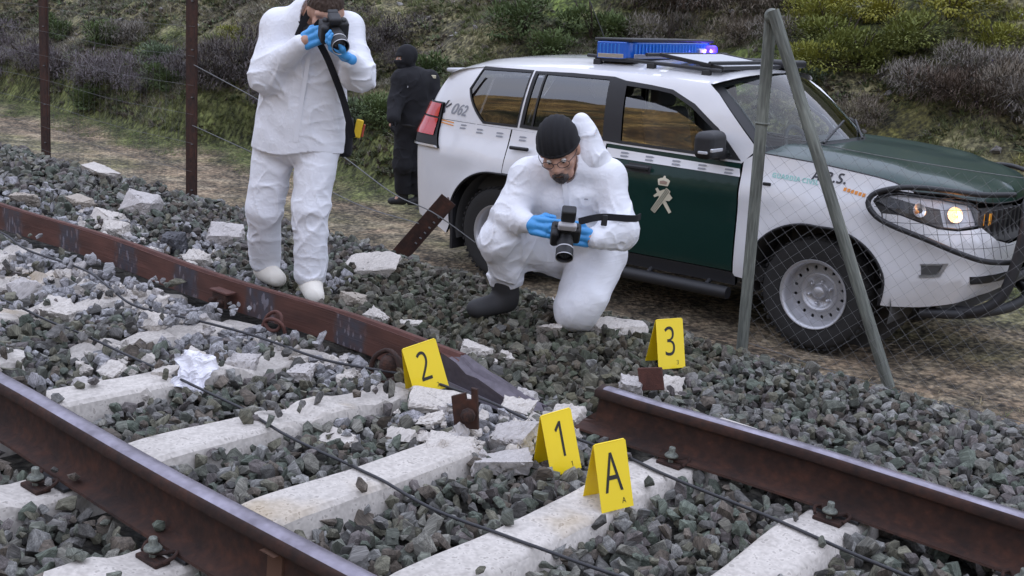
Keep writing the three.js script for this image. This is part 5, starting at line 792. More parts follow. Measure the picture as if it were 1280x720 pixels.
// ---- kneeling photographer
{
  const F = figure('person in white coverall and black knit cap kneeling on one knee on the ballast', [0.25, -0.2, -5.6]);
  const neck = [0.225, 0.64, -5.49], rsh = [0.03, 0.555, -5.5], lsh = [0.43, 0.59, -5.52], relb = [-0.05, 0.36, -5.42], lelb = [0.515, 0.34, -5.42], rwr = [0.076, 0.36, -5.26], lwr = [0.355, 0.322, -5.24];
  const rhip = [0.26, 0.14, -5.72], lhip = [0.45, 0.16, -5.72], rkn = [-0.085, 0.23, -5.43], lkn = [0.345, -0.09, -5.43], ran = [-0.03, -0.06, -5.55], lan = [0.365, -0.13, -5.8];
  const [hx, hy, hz] = frame([-0.1, -0.5, 0.86], [-0.3, 1, 0.35]), hm = basis(hx, hy, hz, [0.168, 0.722, -5.37], 1.16);
  const core = nets(blend([cap([0.233, 0.47, -5.53], [0.37, 0.18, -5.74], 0.13, 0.14), cap(rsh, lsh, 0.06, 0.06), cap(neck, [0.19, 0.7, -5.41], 0.06, 0.055), cap(rsh, relb, 0.05, 0.042), cap(relb, rwr, 0.042, 0.03), cap(lsh, lelb, 0.05, 0.042), cap(lelb, lwr, 0.042, 0.03), cap(rhip, rkn, 0.08, 0.06), cap(rkn, ran, 0.055, 0.042), cap(lhip, lkn, 0.08, 0.06), cap(lkn, lan, 0.055, 0.042), cap(add(ran, [0, -0.04, 0]), [-0.17, -0.145, -5.46], 0.03, 0.025), cap(lan, [0.375, -0.15, -5.9], 0.035, 0.03)], 0.04), [-0.25, -0.22, -6.02], [0.62, 0.8, -5.18], 0.016);
  F.put('body', [core, headGeo.clone().applyMatrix4(hm)], M.skin); eyes(F, hm);
  const capF = blend([ell([0, 0.045, -0.014], [0.091, 0.108, 0.112])], 0.01);
  F.put('knit_cap', nets((x, y, z) => Math.max(capF(x, y, z) - 0.0015 * Math.sin(x * 260) , 0.034 - y - (z < 0 ? -z * 0.42 : z * 0.02)), [-0.11, -0.06, -0.15], [0.11, 0.17, 0.12], 0.005).applyMatrix4(hm), M2.knit);
  F.put('cap_cuff', tube(range(0, TAU, 28).map(t => [0.0875 * Math.sin(t), 0.036 + (Math.cos(t) < 0 ? 0.04 * Math.cos(t) : 0) - 0.002, -0.012 + 0.106 * Math.cos(t)]), 0.0085, 60, 7).applyMatrix4(hm), M2.knit);
  F.put('beard', nets((x, y, z) => Math.max(Math.min(headF(x, y, z) - 0.007 + 0.003 * N3(x * 150, y * 150, z * 150), cap([-0.026, -0.052, 0.084], [0.026, -0.052, 0.084], 0.0085, 0.0085)(x, y, z)), Math.hypot(x * 1.05, (y + 0.082) * 0.95, z - 0.078) - 0.038, -(Math.hypot(x * 0.55, (y + 0.0655) * 1.6, z - 0.095) - 0.011)), [-0.07, -0.14, 0.0], [0.07, -0.02, 0.14], 0.004).applyMatrix4(hm), M2.beard);
  const gl = []; for (const s of [-1, 1]) { const c = range(0, TAU, 16).map(t => [s * 0.034 + 0.025 * Math.cos(t), 0.004 + 0.017 * Math.sin(t), 0.113 - 0.012 * Math.abs(Math.cos(t) * s + 0.6) * 0.6]); gl.push(tube(c, 0.0016, 40, 5)); gl.push(tube([[s * 0.059, 0.01, 0.1], [s * 0.078, 0.012, 0.06], [s * 0.083, 0.01, 0.0]], 0.0017, 12, 5)); } gl.push(tube([[-0.01, 0.008, 0.114], [0, 0.012, 0.116], [0.01, 0.008, 0.114]], 0.0015, 8, 5));
  F.put('spectacles', merge(gl).applyMatrix4(hm), M.print);
  // coverall
  const jf = blend([...[-1, 1].map(s => cap([0.228 + s * 0.1, 0.5, -5.53], [0.365 + s * 0.08, 0.15, -5.74], 0.115, 0.14)), cap([0.23, 0.47, -5.49], [0.33, 0.2, -5.66], 0.12, 0.14), cap(neck, rsh, 0.085, 0.094), cap(neck, lsh, 0.085, 0.094), cap(rsh, relb, 0.092, 0.085), cap(relb, [0.045, 0.355, -5.29], 0.086, 0.052), cap(lsh, lelb, 0.094, 0.088), cap(lelb, [0.385, 0.32, -5.265], 0.09, 0.054), cap(rhip, rkn, 0.135, 0.098), cap(rkn, add(ran, [0, 0.06, 0]), 0.1, 0.092), cap(lhip, lkn, 0.15, 0.118), cap(add(lhip, [-0.04, -0.06, 0.1]), add(lkn, [0.03, 0.06, 0.0]), 0.13, 0.115), cap(lkn, lan, 0.105, 0.09), cap(add(neck, [-0.03, -0.01, 0.04]), add(neck, [-0.02, 0.03, 0.03]), 0.095, 0.09), cap(add(neck, [0.05, 0.0, 0]), add(neck, [0.06, 0.07, -0.04]), 0.09, 0.085)], 0.04);
  const hole = cap([0.2, 0.62, -5.4], [0.16, 0.78, -5.33], 0.062, 0.11);
  const jw = cloth(jf, 0.0125, [[...relb, 0.14, 0.014], [...lelb, 0.14, 0.014], [...rkn, 0.16, 0.014], [...rhip, 0.16, 0.014], [...lkn, 0.16, 0.008], [...ran, 0.13, 0.018], [0.36, 0.16, -5.6, 0.15, 0.014]], 21);
  F.put('coverall', nets((x, y, z) => Math.max(jw(x, y, z), -0.212 - y, -hole(x, y, z), (x < 0.12 && z > -5.75) ? -0.03 + 0.01 * Math.sin(x * 30) - y : -1), [-0.3, -0.24, -6.05], [0.68, 0.78, -5.14], 0.009), M.suit);
  const hoodF = cloth(blend([cap([0.285, 0.71, -5.53], [0.264, 0.875, -5.49], 0.105, 0.032), cap([0.305, 0.7, -5.5], [0.285, 0.8, -5.5], 0.1, 0.07), cap([0.3, 0.6, -5.56], [0.285, 0.72, -5.53], 0.11, 0.1), cap([0.2, 0.62, -5.57], [0.4, 0.62, -5.54], 0.085, 0.08)], 0.06), 0.007, [[0.3, 0.76, -5.44, 0.1, 0.016]], 31);
  F.put('hood', nets(hoodF, [0.08, 0.55, -5.7], [0.46, 0.96, -5.36], 0.008), M.suit);
  F.put('zip_flap', ribbon([[0.2, 0.6, -5.372], [0.225, 0.5, -5.362], [0.25, 0.4, -5.385]], 0.024, 0.006, [0, 0.3, 1]), M.suit);
  F.put('chest_print', box(0.045, 0.006, 0.003, 0.315, 0.49, -5.402, 0.001), std(lin(0.3, 0.3, 0.34), 0.8));
  const bf = (a, t) => blend([cap(add(a, [0, -0.055, 0]), t, 0.052, 0.04), cap(add(a, [0.02, -0.06, -0.03]), add(t, [0.02, 0, 0.0]), 0.048, 0.04), cap(a, add(a, [-0.02, 0.11, 0.03]), 0.07, 0.078)], 0.04);
  const rb = bf(ran, [-0.185, -0.145, -5.46]); F.put('boot', nets((x, y, z) => Math.max(rb(x, y, z), -0.195 - y), [-0.3, -0.22, -5.7], [0.08, 0.13, -5.34], 0.0085), M2.boot);
  const lb = bf([0.37, -0.1, -5.83], [0.38, -0.15, -5.95]); F.put('boot', nets((x, y, z) => Math.max(lb(x, y, z), -0.2 - y), [0.26, -0.22, -6.06], [0.5, 0.05, -5.72], 0.01), M2.boot);
  F.put('glove', handGeo([0.062, 0.358, -5.265], [0.8, 0.02, 0.55], [0.5, -0.25, -0.8], 1, [0.3, 0.6, 0.6], 1.16, 0.06, 0.025), M.glove);
  F.put('glove', handGeo([0.365, 0.32, -5.25], [-0.88, 0.12, 0.42], [-0.35, 0.1, -0.85], -1, [0.3, 0.6, 0.6], 1.12), M.glove);
  dslr('black camera with flash held by the kneeling person', [0.232, 0.36, -5.13], [0.0, -0.66, 0.75], [0, 0.75, 0.66], true);
  const s = thing('camera_strap', 'black strap stretched from the flash camera across the kneeling person\'s arm', 'strap', [0.4, 0.4, -5.2]); mesh('webbing', ribbon([[0.29, 0.415, -5.15], [0.36, 0.43, -5.2], [0.42, 0.43, -5.27], [0.5, 0.425, -5.315], [0.58, 0.42, -5.37], [0.615, 0.42, -5.45]].map(p => sub(p, [0.4, 0.4, -5.2])), 0.034, 0.005, [0.3, 0, 1]), M.blackCloth, s); mesh('buckle', box(0.03, 0.055, 0.016, 0.02, 0.015, -0.06, 0.005), M.black, s);
}
// ---- officer in black behind the car
{
  const F = figure('person in black uniform and head cover standing behind the patrol car', [-1.26, -0.7, -11.9]);
  const hm = basis(...frame([-0.85, -0.12, 0.35], [0, 1, 0]), [-1.37, 0.87, -11.9], 1.02);
  const sk = (k) => [cap([-1.27, 0.6, -11.9], [-1.26, 0.18, -11.9], 0.15 + k, 0.15 + k), cap([-1.4, 0.655, -11.82], [-1.12, 0.67, -12.0], 0.07 + k, 0.07 + k), cap([-1.41, 0.62, -11.8], [-1.43, 0.4, -11.72], 0.06 + k, 0.052 + k), cap([-1.43, 0.4, -11.72], [-1.42, 0.24, -11.56], 0.05 + k, 0.036 + k), cap([-1.1, 0.64, -12.0], [-1.02, 0.42, -11.94], 0.065 + k, 0.055 + k), cap([-1.02, 0.42, -11.94], [-1.14, 0.24, -11.8], 0.052 + k, 0.036 + k), cap([-1.33, 0.1, -11.86], [-1.32, -0.28, -11.82], 0.085 + k, 0.065 + k), cap([-1.32, -0.28, -11.82], [-1.3, -0.62, -11.88], 0.06 + k, 0.048 + k), cap([-1.19, 0.1, -11.94], [-1.16, -0.28, -11.94], 0.085 + k, 0.065 + k), cap([-1.16, -0.28, -11.94], [-1.12, -0.62, -11.95], 0.06 + k, 0.048 + k)];
  F.put('body', [nets(blend([...sk(-0.012), cap([-1.3, 0.7, -11.9], [-1.34, 0.8, -11.9], 0.06, 0.055), cap([-1.3, -0.62, -11.88], [-1.38, -0.67, -11.84], 0.04, 0.03), cap([-1.42, 0.24, -11.56], [-1.44, 0.17, -11.54], 0.036, 0.025), cap([-1.14, 0.24, -11.8], [-1.2, 0.17, -11.76], 0.036, 0.025)], 0.03), [-1.6, -0.75, -12.2], [-0.85, 0.95, -11.4], 0.02), headGeo.clone().applyMatrix4(hm)], M.skin); eyes(F, hm);
  const un = cloth(blend(sk(0.036), 0.05), 0.012, [[-1.43, 0.4, -11.72, 0.15, 0.02], [-1.02, 0.42, -11.94, 0.15, 0.02], [-1.3, -0.3, -11.85, 0.2, 0.02]], 50); F.put('uniform', nets((x, y, z) => Math.max(un(x, y, z), -0.6 - y), [-1.62, -0.66, -12.24], [-0.82, 0.82, -11.42], 0.013), M.blackCloth);
  F.put('head_cover', nets((x, y, z) => Math.max(headF(x, y, z) - 0.014, -Math.max(-(z - 0.07), Math.abs(y - 0.006) - 0.017)), [-0.12, -0.2, -0.15], [0.12, 0.165, 0.15], 0.008).applyMatrix4(hm), M.blackCloth);
  for (const [a, t] of [[[-1.3, -0.62, -11.88], [-1.42, -0.685, -11.84]], [[-1.12, -0.62, -11.95], [-1.22, -0.685, -11.9]]]) F.put('boot', nets(blend([cap(add(a, [0, -0.05, 0]), t, 0.055, 0.04), cap(a, add(a, [0, 0.12, 0]), 0.06, 0.062)], 0.03), [t[0] - 0.1, -0.78, a[2] - 0.12], [a[0] + 0.12, -0.4, t[2] + 0.12], 0.012), M.black);
  F.put('belt', new THREE.TorusGeometry(0.172, 0.02, 6, 24).rotateX(Math.PI / 2).scale(1, 1.3, 1).translate(-1.26, 0.17, -11.9), M.black);
  for (const [x, y, z, w, h] of [[-1.375, 0.5, -11.77, 0.05, 0.035], [-1.33, 0.58, -11.73, 0.06, 0.02], [-1.39, 0.43, -11.775, 0.025, 0.03], [-1.34, 0.47, -11.735, 0.03, 0.05]]) F.put('badge', box(w, h, 0.008, 0, 0, 0, 0.003).rotateY(-0.7).translate(x, y, z), M2.diff);
  F.put('shoulder_patch', box(0.07, 0.035, 0.02, -1.07, 0.7, -11.915, 0.006), std(lin(0.6, 0.55, 0.4), 0.7));
  F.put('glove', handGeo([-1.422, 0.25, -11.565], [-0.2, -0.9, 0.3], [0.7, 0, -0.3], 1, [0.3, 0.4, 0.4], 1), M.blackCloth); F.put('glove', handGeo([-1.13, 0.25, -11.8], [-0.7, -0.6, 0.3], [0.2, 0.2, -0.9], 1, [0.3, 0.4, 0.4], 1), M.blackCloth);
}
// bushes: kind, u, v, size, height
const SHRUBS = [
  ['heather', -18.3, 9.9, 1.10, 1.00], ['heather', -17.4, 9.9, 0.90, 1.00], ['heather', -16.6, 9.9, 1.10, 1.00], ['heather', -15.7, 10.0, 1.00, 1.00], ['heather', -14.8, 9.9, 0.80, 1.00],
  ['heather', -13.6, 10.0, 1.20, 1.00], ['heather', -12.9, 10.2, 1.30, 1.00], ['heather', -12.3, 10.3, 1.10, 1.00], ['heather', -13.3, 10.7, 1.00, 1.00], ['heather', -19.2, 9.8, 1.00, 1.00],
  ['heather', -20.3, 10.2, 1.10, 1.00], ['heather', -14.2, 10.1, 0.80, 1.00], ['heather', -11.9, 10.9, 0.90, 1.00], ['heather', -11.6, 11.8, 1.00, 1.00], ['heather', -10.9, 11.4, 0.60, 1.00],
  ['broom', -16.2, 9.8, 0.70, 1.00], ['broom', -14.3, 9.8, 0.70, 1.00], ['broom', -10.4, 10.1, 0.90, 1.00], ['broom', -9.9, 10.0, 0.80, 1.00], ['broom', -9.2, 10.2, 0.70, 1.00],
  ['broom', -15.6, 10.6, 0.80, 1.00], ['broom', -17.3, 10.6, 0.80, 1.00], ['broom', -18.9, 10.7, 0.80, 1.00], ['broom', -13.0, 11.2, 0.70, 1.00], ['broom', -10.1, 11.0, 0.80, 1.00],
  ['broom', -9.2, 11.9, 1.00, 1.00], ['broom', -8.3, 12.3, 1.00, 1.00], ['broom', -8.6, 11.7, 0.80, 1.00], ['broom', -12.2, 10.6, 0.60, 1.00], ['broom', -4.9, 11.5, 0.60, 1.00],
  ['gorse', -5.2, 12.6, 0.80, 1.00], ['gorse', -4.8, 12.1, 0.90, 1.00], ['gorse', -4.5, 11.9, 0.80, 1.00], ['gorse', -4.1, 12.3, 0.80, 1.00], ['gorse', -3.9, 12.8, 0.90, 1.00],
  ['gorse', -4.9, 11.6, 0.70, 1.00], ['gorse', -3.2, 12.3, 0.70, 1.00], ['gorse', -5.5, 12.9, 0.80, 1.00], ['gorse', -4.6, 12.8, 0.70, 1.00], ['gorse', -2.8, 12.6, 0.70, 1.00],
  ['gorse', -14.4, 11.2, 0.50, 1.00], ['gorse', -13.6, 10.9, 0.50, 1.00], ['bramble', -8.1, 13.0, 1.10, 1.00], ['bramble', -7.6, 13.2, 1.10, 1.00], ['bramble', -7.0, 13.2, 1.10, 1.00],
  ['bramble', -6.5, 13.1, 1.00, 1.00], ['bramble', -6.1, 13.3, 1.00, 1.00], ['bramble', -7.3, 12.6, 0.80, 1.00], ['bramble', -3.8, 11.6, 0.70, 1.00], ['bramble', -3.4, 11.4, 0.80, 1.00],
  ['bramble', -3.0, 11.3, 0.70, 1.00], ['bramble', -2.7, 11.4, 0.80, 1.00], ['bramble', -2.4, 11.2, 0.80, 1.00], ['bramble', -3.3, 11.9, 0.70, 1.00], ['bramble', -2.8, 11.9, 0.80, 1.00],
  ['bramble', -2.2, 11.7, 0.90, 1.00], ['bramble', -4.0, 11.2, 0.60, 1.00], ['bramble', -5.7, 12.3, 0.70, 1.00], ['bramble', -6.3, 12.5, 0.80, 1.00], ['bramble', -1.8, 11.2, 0.80, 1.00],
  ['bramble', -16.8, 10.9, 0.80, 1.00], ['bramble', -12.4, 11.6, 0.70, 1.00]];
// ---------------------------------------------------------------- fences
{
  const rustyPost = (label, x, y, z, h, lean = [0, 0]) => { const g = thing('fence_post', label, 'fence post', [x, y, z], -A); g.rotation.order = 'YXZ'; g.rotation.z = lean[0]; g.rotation.x = lean[1];
    const sh = new THREE.Shape([[-0.065, -0.006], [0.065, -0.006], [0.065, 0.006], [0.007, 0.008], [0.006, 0.06], [-0.006, 0.06], [-0.007, 0.008], [-0.065, 0.006]].map(p => new THREE.Vector2(...p)));
    mesh('upright', new THREE.ExtrudeGeometry(sh, { depth: h, bevelEnabled: false }).rotateX(-Math.PI / 2), M.rust, g); for (let i = 0; i < 6; i++) mesh('wire_staple', box(0.018, 0.01, 0.016, 0.03, 0.25 + i * (h - 0.4) / 5, 0.012, 0.003), M.wire, g); return g; };
  rustyPost('dark rusty steel fence post behind the overturned rail, next to the standing person', -2.8, -0.55, -9.12, 2.35, [0.035, 0]);
  rustyPost('dark rusty steel fence post further along, beyond the heaped ballast', -4.95, -0.55, -11.14, 2.35, [0.02, 0]);
  const lp = rustyPost('short rusty steel fence post knocked over at a slant behind the white slab', -0.91, -0.5, -7.86, 0.66, [-0.62, 0.12]); lp.rotation.y = 0.1;
  const wire = (name, label, pts, r = 0.0022) => { const m = mesh(name, tube(pts, r, pts.length * 8, 5), M.wire); tag(m, label, 'wire'); };
  // strands along the old fence
  const g = thing('wire_fence', 'thin wire mesh strung between the two rusty posts', 'wire fence', [-2.8, -0.5, -9.12]); const O = p => sub(p, [-2.8, -0.5, -9.12]);
  const a = [-2.8, -0.5, -9.1], b = [-4.95, -0.5, -11.12], c = [-9.4, -0.5, -15.2];
  for (let i = 0; i < 8; i++) { const y = 0.12 + i * 0.24, P = [a, b, c].map(p => [p[0], p[1] + y, p[2]]), mid = (p, q) => [(p[0] + q[0]) / 2, (p[1] + q[1]) / 2 - 0.03, (p[2] + q[2]) / 2]; mesh('strand', tube([P[0], mid(P[0], P[1]), P[1], mid(P[1], P[2]), P[2]].map(O), 0.0013, 30, 4), M.wire, g); }
  for (let i = 1; i < 26; i++) { const t = i / 26, p = [lerp(a[0], b[0], t), -0.4, lerp(a[2], b[2], t)]; mesh('stay', rod(O(p), O([p[0], 1.3, p[2]]), 0.0008, 4), M.wire, g); }
  wire('barbed_wire', 'loose wire running down to the slanted rusty post', [[-2.8, 0.75, -9.1], [-2.1, 0.5, -8.8], [-1.4, 0.22, -8.3], [-0.9, 0.02, -7.85], [-0.62, -0.05, -7.7], [-0.3, -0.25, -7.75]], 0.0045);
  wire('barbed_wire', 'lower loose wire sagging to the slanted rusty post', [[-2.8, 0.25, -9.1], [-1.9, 0.02, -8.7], [-1.2, -0.12, -8.1], [-0.72, -0.15, -7.75]], 0.004);
  // braced tubular post with netting
  const p = thing('braced_post', 'grey tubular fence post with a slanting brace in front of the patrol car', 'fence post', [1.529, -0.62, -6.81]); const Q = q => sub(q, [1.529, -0.62, -6.81]);
  mesh('upright', rod(Q([1.535, -0.65, -6.82]), Q([1.395, 1.5, -6.74]), 0.037, 14), M.galv, p);
  mesh('brace', rod(Q([2.345, -0.62, -6.33]), Q([1.385, 1.53, -6.66]), 0.036, 14), M.galv, p);
  mesh('cap', new THREE.SphereGeometry(0.046, 14, 8).translate(...Q([1.39, 1.5, -6.7])), M.galv, p);
  mesh('clamp', new THREE.TorusGeometry(0.04, 0.007, 6, 18).rotateX(Math.PI / 2).translate(...Q([1.44, 0.86, -6.765])), M.galv, p);
  const n = thing('chain_link_fence', 'sagging diamond wire netting from the braced post in front of the car bonnet', 'netting', [1.5, -0.6, -6.8]), wires = [], S = [1.535, -0.55, -6.82], D = [CA, 0, SA], Hn = 1.35, Ln = 3.2, st = 0.095;
  const pt = (s, y) => [S[0] + D[0] * s - 1.5 - 0.06 * y * sstep(0.5, 0, s), S[1] + y + 0.6 - 0.05 * Math.sin(s * 1.3), S[2] + D[2] * s + 6.8 + 0.015 * N3(s * 2, y * 2, 3)];
  for (let k = -16; k < 36; k++) for (const d of [1, -1]) { const pts = []; for (let y = 0; y <= Hn + 1e-6; y += st) { const s = k * st + (d > 0 ? y : Hn - y); if (s >= 0 && s <= Ln) pts.push(pt(s, y)); } if (pts.length > 1) wires.push(tube(pts, 0.0008, pts.length, 3, false, true)); }
  const nm = mesh('netting', wires, std(lin(0.22, 0.22, 0.22), 0.6, 0.2), n); nm.userData.kind = 'stuff';
  for (const y of [0, Hn]) mesh('tension_wire', tube([0, 0.8, 1.6, 2.4, 3.2].map(s => pt(s, y)), 0.0025, 30, 5), M.wire, n);
}
// ---------------------------------------------------------------- plants on the bank
{
  const R = lcg(314);
  const blade = (pos, nor, x, y, z, dx, dy, dz, L, w, bend) => { // a tapering leaf of two faces
    const side = V(-dz, 0, dx).normalize().multiplyScalar(w), d = V(dx, dy, dz).normalize(), m = V(x, y, z).addScaledVector(d, L * 0.55), t = m.clone().addScaledVector(d, L * 0.45).add(V(dx * bend, -bend * 0.6, dz * bend)), b = V(x, y, z), nn = side.clone().cross(d).normalize();
    for (const q of [b.clone().sub(side), b.clone().add(side), m.clone().add(side.clone().multiplyScalar(0.8)), b.clone().sub(side), m.clone().add(side.clone().multiplyScalar(0.8)), m.clone().sub(side.clone().multiplyScalar(0.8)), m.clone().sub(side.clone().multiplyScalar(0.8)), m.clone().add(side.clone().multiplyScalar(0.8)), t]) { pos.push(q.x, q.y, q.z); nor.push(nn.x, nn.y, nn.z); }
  };
  const geo = (pos, nor) => { const g = new THREE.BufferGeometry(); g.setAttribute('position', new THREE.Float32BufferAttribute(pos, 3)); g.setAttribute('normal', new THREE.Float32BufferAttribute(nor, 3)); g.setAttribute('uv', new THREE.BufferAttribute(new Float32Array(pos.length / 3 * 2), 2)); return g; };
  const tuft = (n, L, w, spread) => { const p = [], q = []; for (let i = 0; i < n; i++) { const a = R() * TAU, s = spread * (0.3 + R()), l = L * (0.5 + 0.7 * R()); blade(p, q, 0.25 * L * (R() - 0.5), -0.02, 0.25 * L * (R() - 0.5), Math.cos(a) * s, 1, Math.sin(a) * s, l, w, l * 0.35 * R()); } return geo(p, q); };
  const grassM = () => std(0xffffff, 0.95, 0, { side: THREE.DoubleSide });
  const scatter = (name, label, cat, g, n, place, tone, size) => {
    const L = []; for (let i = 0; i < n * 3 && L.length < n; i++) { const q = place(); if (q) L.push(q); }
    const im = new THREE.InstancedMesh(g, grassM(), L.length), m = new THREE.Matrix4(), c = new THREE.Color(), qt = new THREE.Quaternion(), e = new THREE.Euler();
    L.forEach(([u, v], i) => { const s = size(u, v) * (0.6 + 0.8 * R()), t = tone(u, v); m.compose(V(...T3(u, v, groundAt(u, v) - 0.01)), qt.setFromEuler(e.set((R() - 0.5) * 0.5, R() * TAU, (R() - 0.5) * 0.5)), V(s, s, s)); im.setMatrixAt(i, m); im.setColorAt(i, c.setRGB(...t)); });
    im.name = numbered(name); im.castShadow = im.receiveShadow = true; scene.add(im); tag(im, label, cat, null, 'stuff');
  };
  const pick = (a) => a[Math.floor(R() * a.length)], vary = c => { const k = 0.9 + 0.8 * R(); return c.map(x => x * k); };
  const hillPt = () => { const u = -25 + 27 * R(), v = bankAt(u) + 0.1 + 7.5 * Math.pow(R(), 1.2); return [u, v]; };
  scatter('bank_grass', 'short dry and green grass covering the bank', 'grass', tuft(11, 0.13, 0.0035, 0.9), 36000, () => { const [u, v] = hillPt(); return fbm(u * 0.6, v * 0.6, 50, 3) > -0.22 + 0.25 * R() ? [u, v] : null; }, (u, v) => { const n = fbm(u * 0.3, v * 0.3, 60, 3), w = sstep(-7, -2, u); return vary(n > 0.12 ? pick([[0.11, 0.13, 0.05], [0.13, 0.14, 0.06]]) : w > 0.5 * R() + 0.3 && n > -0.1 ? pick([[0.2, 0.2, 0.05], [0.16, 0.18, 0.06], [0.24, 0.22, 0.07]]) : pick([[0.24, 0.22, 0.17], [0.19, 0.17, 0.13], [0.28, 0.26, 0.21], [0.14, 0.15, 0.1]])); }, (u, v) => 0.9);
  scatter('low_herbs', 'low broad-leaved weeds and moss on the bank', 'weeds', tuft(14, 0.1, 0.012, 1.6), 22000, () => { const [u, v] = hillPt(); return fbm(u * 0.45, v * 0.45, 70, 3) > -0.05 ? [u, v] : null; }, (u, v) => { const n = fbm(u * 0.4, v * 0.4, 75, 3); return vary(u > -5 && n > -0.15 ? pick([[0.25, 0.24, 0.05], [0.2, 0.21, 0.06], [0.15, 0.17, 0.06]]) : pick([[0.09, 0.12, 0.055], [0.12, 0.14, 0.075], [0.15, 0.13, 0.11], [0.1, 0.085, 0.075]])); }, () => 0.95);
  scatter('verge_grass', 'green grass strip along the far edge of the dirt track', 'grass', tuft(10, 0.09, 0.003, 0.8), 9000, () => { const u = -26 + 30 * R(), v = 8.75 + 1.2 * R(); return fbm(u * 0.7, v * 0.7, 80, 3) > -0.15 - (v - 9) * 0.4 ? [u, v] : null; }, () => vary(pick([[0.1, 0.14, 0.045], [0.12, 0.14, 0.06], [0.17, 0.15, 0.09]])), () => 0.75);
  scatter('track_grass', 'sparse dry grass on the dirt track and along the foot of the ballast', 'grass', tuft(9, 0.08, 0.0022, 0.8), 7000, () => { const u = -24 + 27 * R(), edge = R() < 0.55, v = edge ? toe(u) - 0.1 + 0.55 * R() * R() : 7.35 + 1.0 * R(); return fbm(u * 0.9, v * 0.9, 85, 3) > (edge ? -0.2 : 0.0) ? [u, v] : null; }, () => vary(pick([[0.3, 0.25, 0.15], [0.22, 0.19, 0.11], [0.15, 0.16, 0.07]])), (u, v) => v < 6.9 ? 0.9 : 0.45);
  // shrubs: a few stems and a loose crown of small leaves or twigs
  const shrubGeo = (seed, n, L, w, rx, ry, rz, twig) => {
    const r = lcg(seed), p = [], q = [], lob = range(0, 5, 5).map(() => [rx * (r() - 0.5) * 1.2, ry * (0.25 + 0.6 * r()), rz * (r() - 0.5) * 1.2, 0.35 + 0.35 * r()]);
    for (let i = 0; i < n; i++) { const b = lob[i % lob.length], z = 2 * r() - 1, a = r() * TAU, k = Math.sqrt(1 - z * z), R3 = Math.cbrt(0.25 + 0.75 * r()), d = [k * Math.cos(a), z, k * Math.sin(a)], c = [b[0] + d[0] * R3 * rx * b[3], Math.max(0.01, b[1] + d[1] * R3 * ry * b[3]), b[2] + d[2] * R3 * rz * b[3]]; const u = twig === 2 ? [d[0] + (r() - 0.5) * 2.4, d[1] + (r() - 0.3) * 1.8, d[2] + (r() - 0.5) * 2.4] : twig ? [d[0] * 0.8 + (r() - 0.5) * 0.5, Math.abs(d[1]) + 0.5, d[2] * 0.8 + (r() - 0.5) * 0.5] : [d[0] + (r() - 0.5), d[1] + 0.3 + (r() - 0.5), d[2] + (r() - 0.5)]; blade(p, q, ...c, ...u, L * (0.5 + r()), w, 0); }
    return geo(p, q);
  };
  const stemGeo = (seed, h, n) => { const r = lcg(seed), a = []; for (let i = 0; i < n; i++) { const t = r() * TAU, k = 0.25 + 0.4 * r(); a.push(tube([[0, -0.05, 0], [Math.cos(t) * k * h * 0.35, h * 0.4, Math.sin(t) * k * h * 0.35], [Math.cos(t) * k * h, h * (0.7 + 0.3 * r()), Math.sin(t) * k * h]], 0.008, 6, 5)); } return merge(a); };
  const leafM = c => std(lin(...c.map(x => x * 1.4)), 0.95, 0, { side: THREE.DoubleSide });
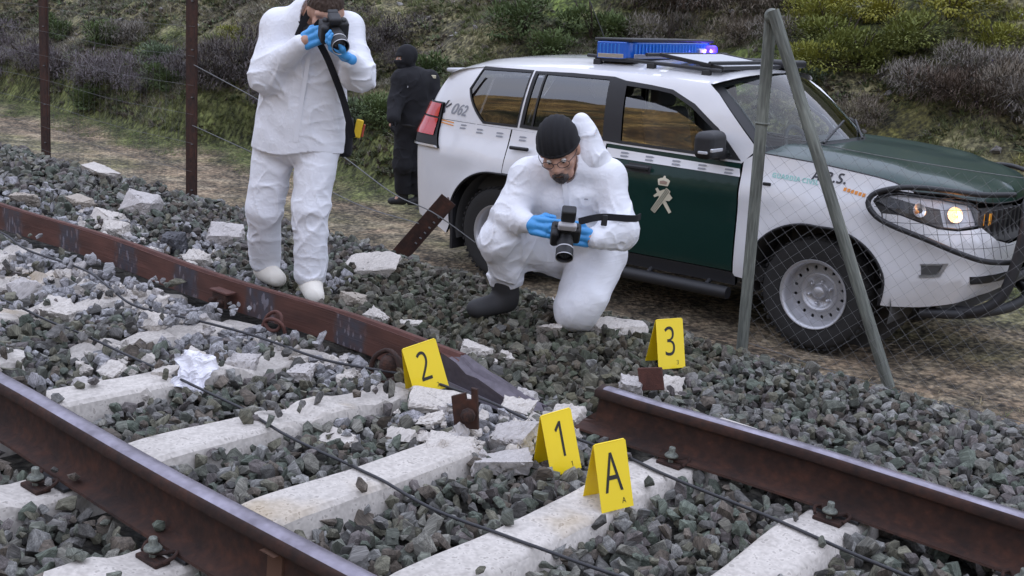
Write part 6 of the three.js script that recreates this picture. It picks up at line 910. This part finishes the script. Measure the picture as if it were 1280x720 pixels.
  const kinds = {
    heather: { name: 'heather_bush', g: [1, 2, 3].map(s => shrubGeo(40 + s, 3000, 0.075, 0.0045, 0.75, 0.4, 0.5, 2)), m: [[0.085, 0.072, 0.075], [0.115, 0.1, 0.102], [0.065, 0.055, 0.052]].map(leafM), lab: 'purple grey twiggy bush on the bank', grp: 'twiggy bushes on the bank', cat: 'bush' },
    broom: { name: 'green_bush', g: [1, 2, 3].map(s => shrubGeo(50 + s, 2800, 0.05, 0.012, 0.55, 0.42, 0.5, false)), m: [[0.06, 0.085, 0.03], [0.08, 0.11, 0.04], [0.1, 0.13, 0.075]].map(leafM), lab: 'low green leafy bush on the bank', grp: 'green bushes on the bank', cat: 'bush' },
    gorse: { name: 'yellow_bush', g: [1, 2, 3].map(s => shrubGeo(60 + s, 3000, 0.045, 0.013, 0.65, 0.34, 0.55, false)), m: [[0.19, 0.18, 0.028], [0.155, 0.16, 0.03], [0.115, 0.13, 0.03]].map(leafM), lab: 'yellowish green bush on the bank beyond the car', grp: 'yellowish bushes on the bank', cat: 'bush' },
    bramble: { name: 'bramble_thicket', g: [1, 2, 3].map(s => shrubGeo(70 + s, 2600, 0.1, 0.0045, 0.7, 0.4, 0.55, 2)), m: [[0.15, 0.135, 0.115], [0.12, 0.1, 0.075], [0.07, 0.05, 0.036]].map(leafM), lab: 'dry brown thicket of bare stems on the bank', grp: 'dry thickets on the bank', cat: 'thicket' },
  };
  const stems = [1, 2, 3].map(s => stemGeo(80 + s, 0.5, 7)), stemM = std(lin(0.07, 0.055, 0.045), 0.9);
  const put = (k, i, u, v, s, sy = 1) => { const K = kinds[k], g = thing(K.name, K.lab, K.cat, T3(u, v, groundAt(u, v) - 0.03), R() * TAU, K.grp); g.scale.set(s, s * sy, s); mesh('stems', stems[i % 3], stemM, g); mesh('foliage', K.g[i % 3], K.m[Math.floor(R() * 3)], g); };
  SHRUBS.forEach(([k, u, v, s, sy], i) => put(k, i, u, v, s, sy));
  // pale stones
  const sg = [1, 2, 3, 4].map(i => rockGeo(300 + i, 12, [1.2, 0.7, 0.9])), sm = [std(lin(0.42, 0.4, 0.38), 0.9, 0, { map: texStone }), std(lin(0.28, 0.26, 0.24), 0.9, 0, { map: texStone })];
  for (let i = 0; i < 130; i++) { const u = -20 + 19 * R(), v = bankAt(u) + 0.4 + 4.5 * R(), o = mesh('bank_stone', sg[i % 4], sm[i % 3 ? 0 : 1]), s = 0.035 + 0.075 * R() * R(); o.position.set(...T3(u, v, groundAt(u, v) + s * 0.4)); o.rotation.set(R() * 6, R() * 6, R() * 6); o.scale.setScalar(s); tag(o, 'small pale stone lying in the grass of the bank', 'stone', 'pale stones on the bank'); }
}
renderer.render(scene, camera);
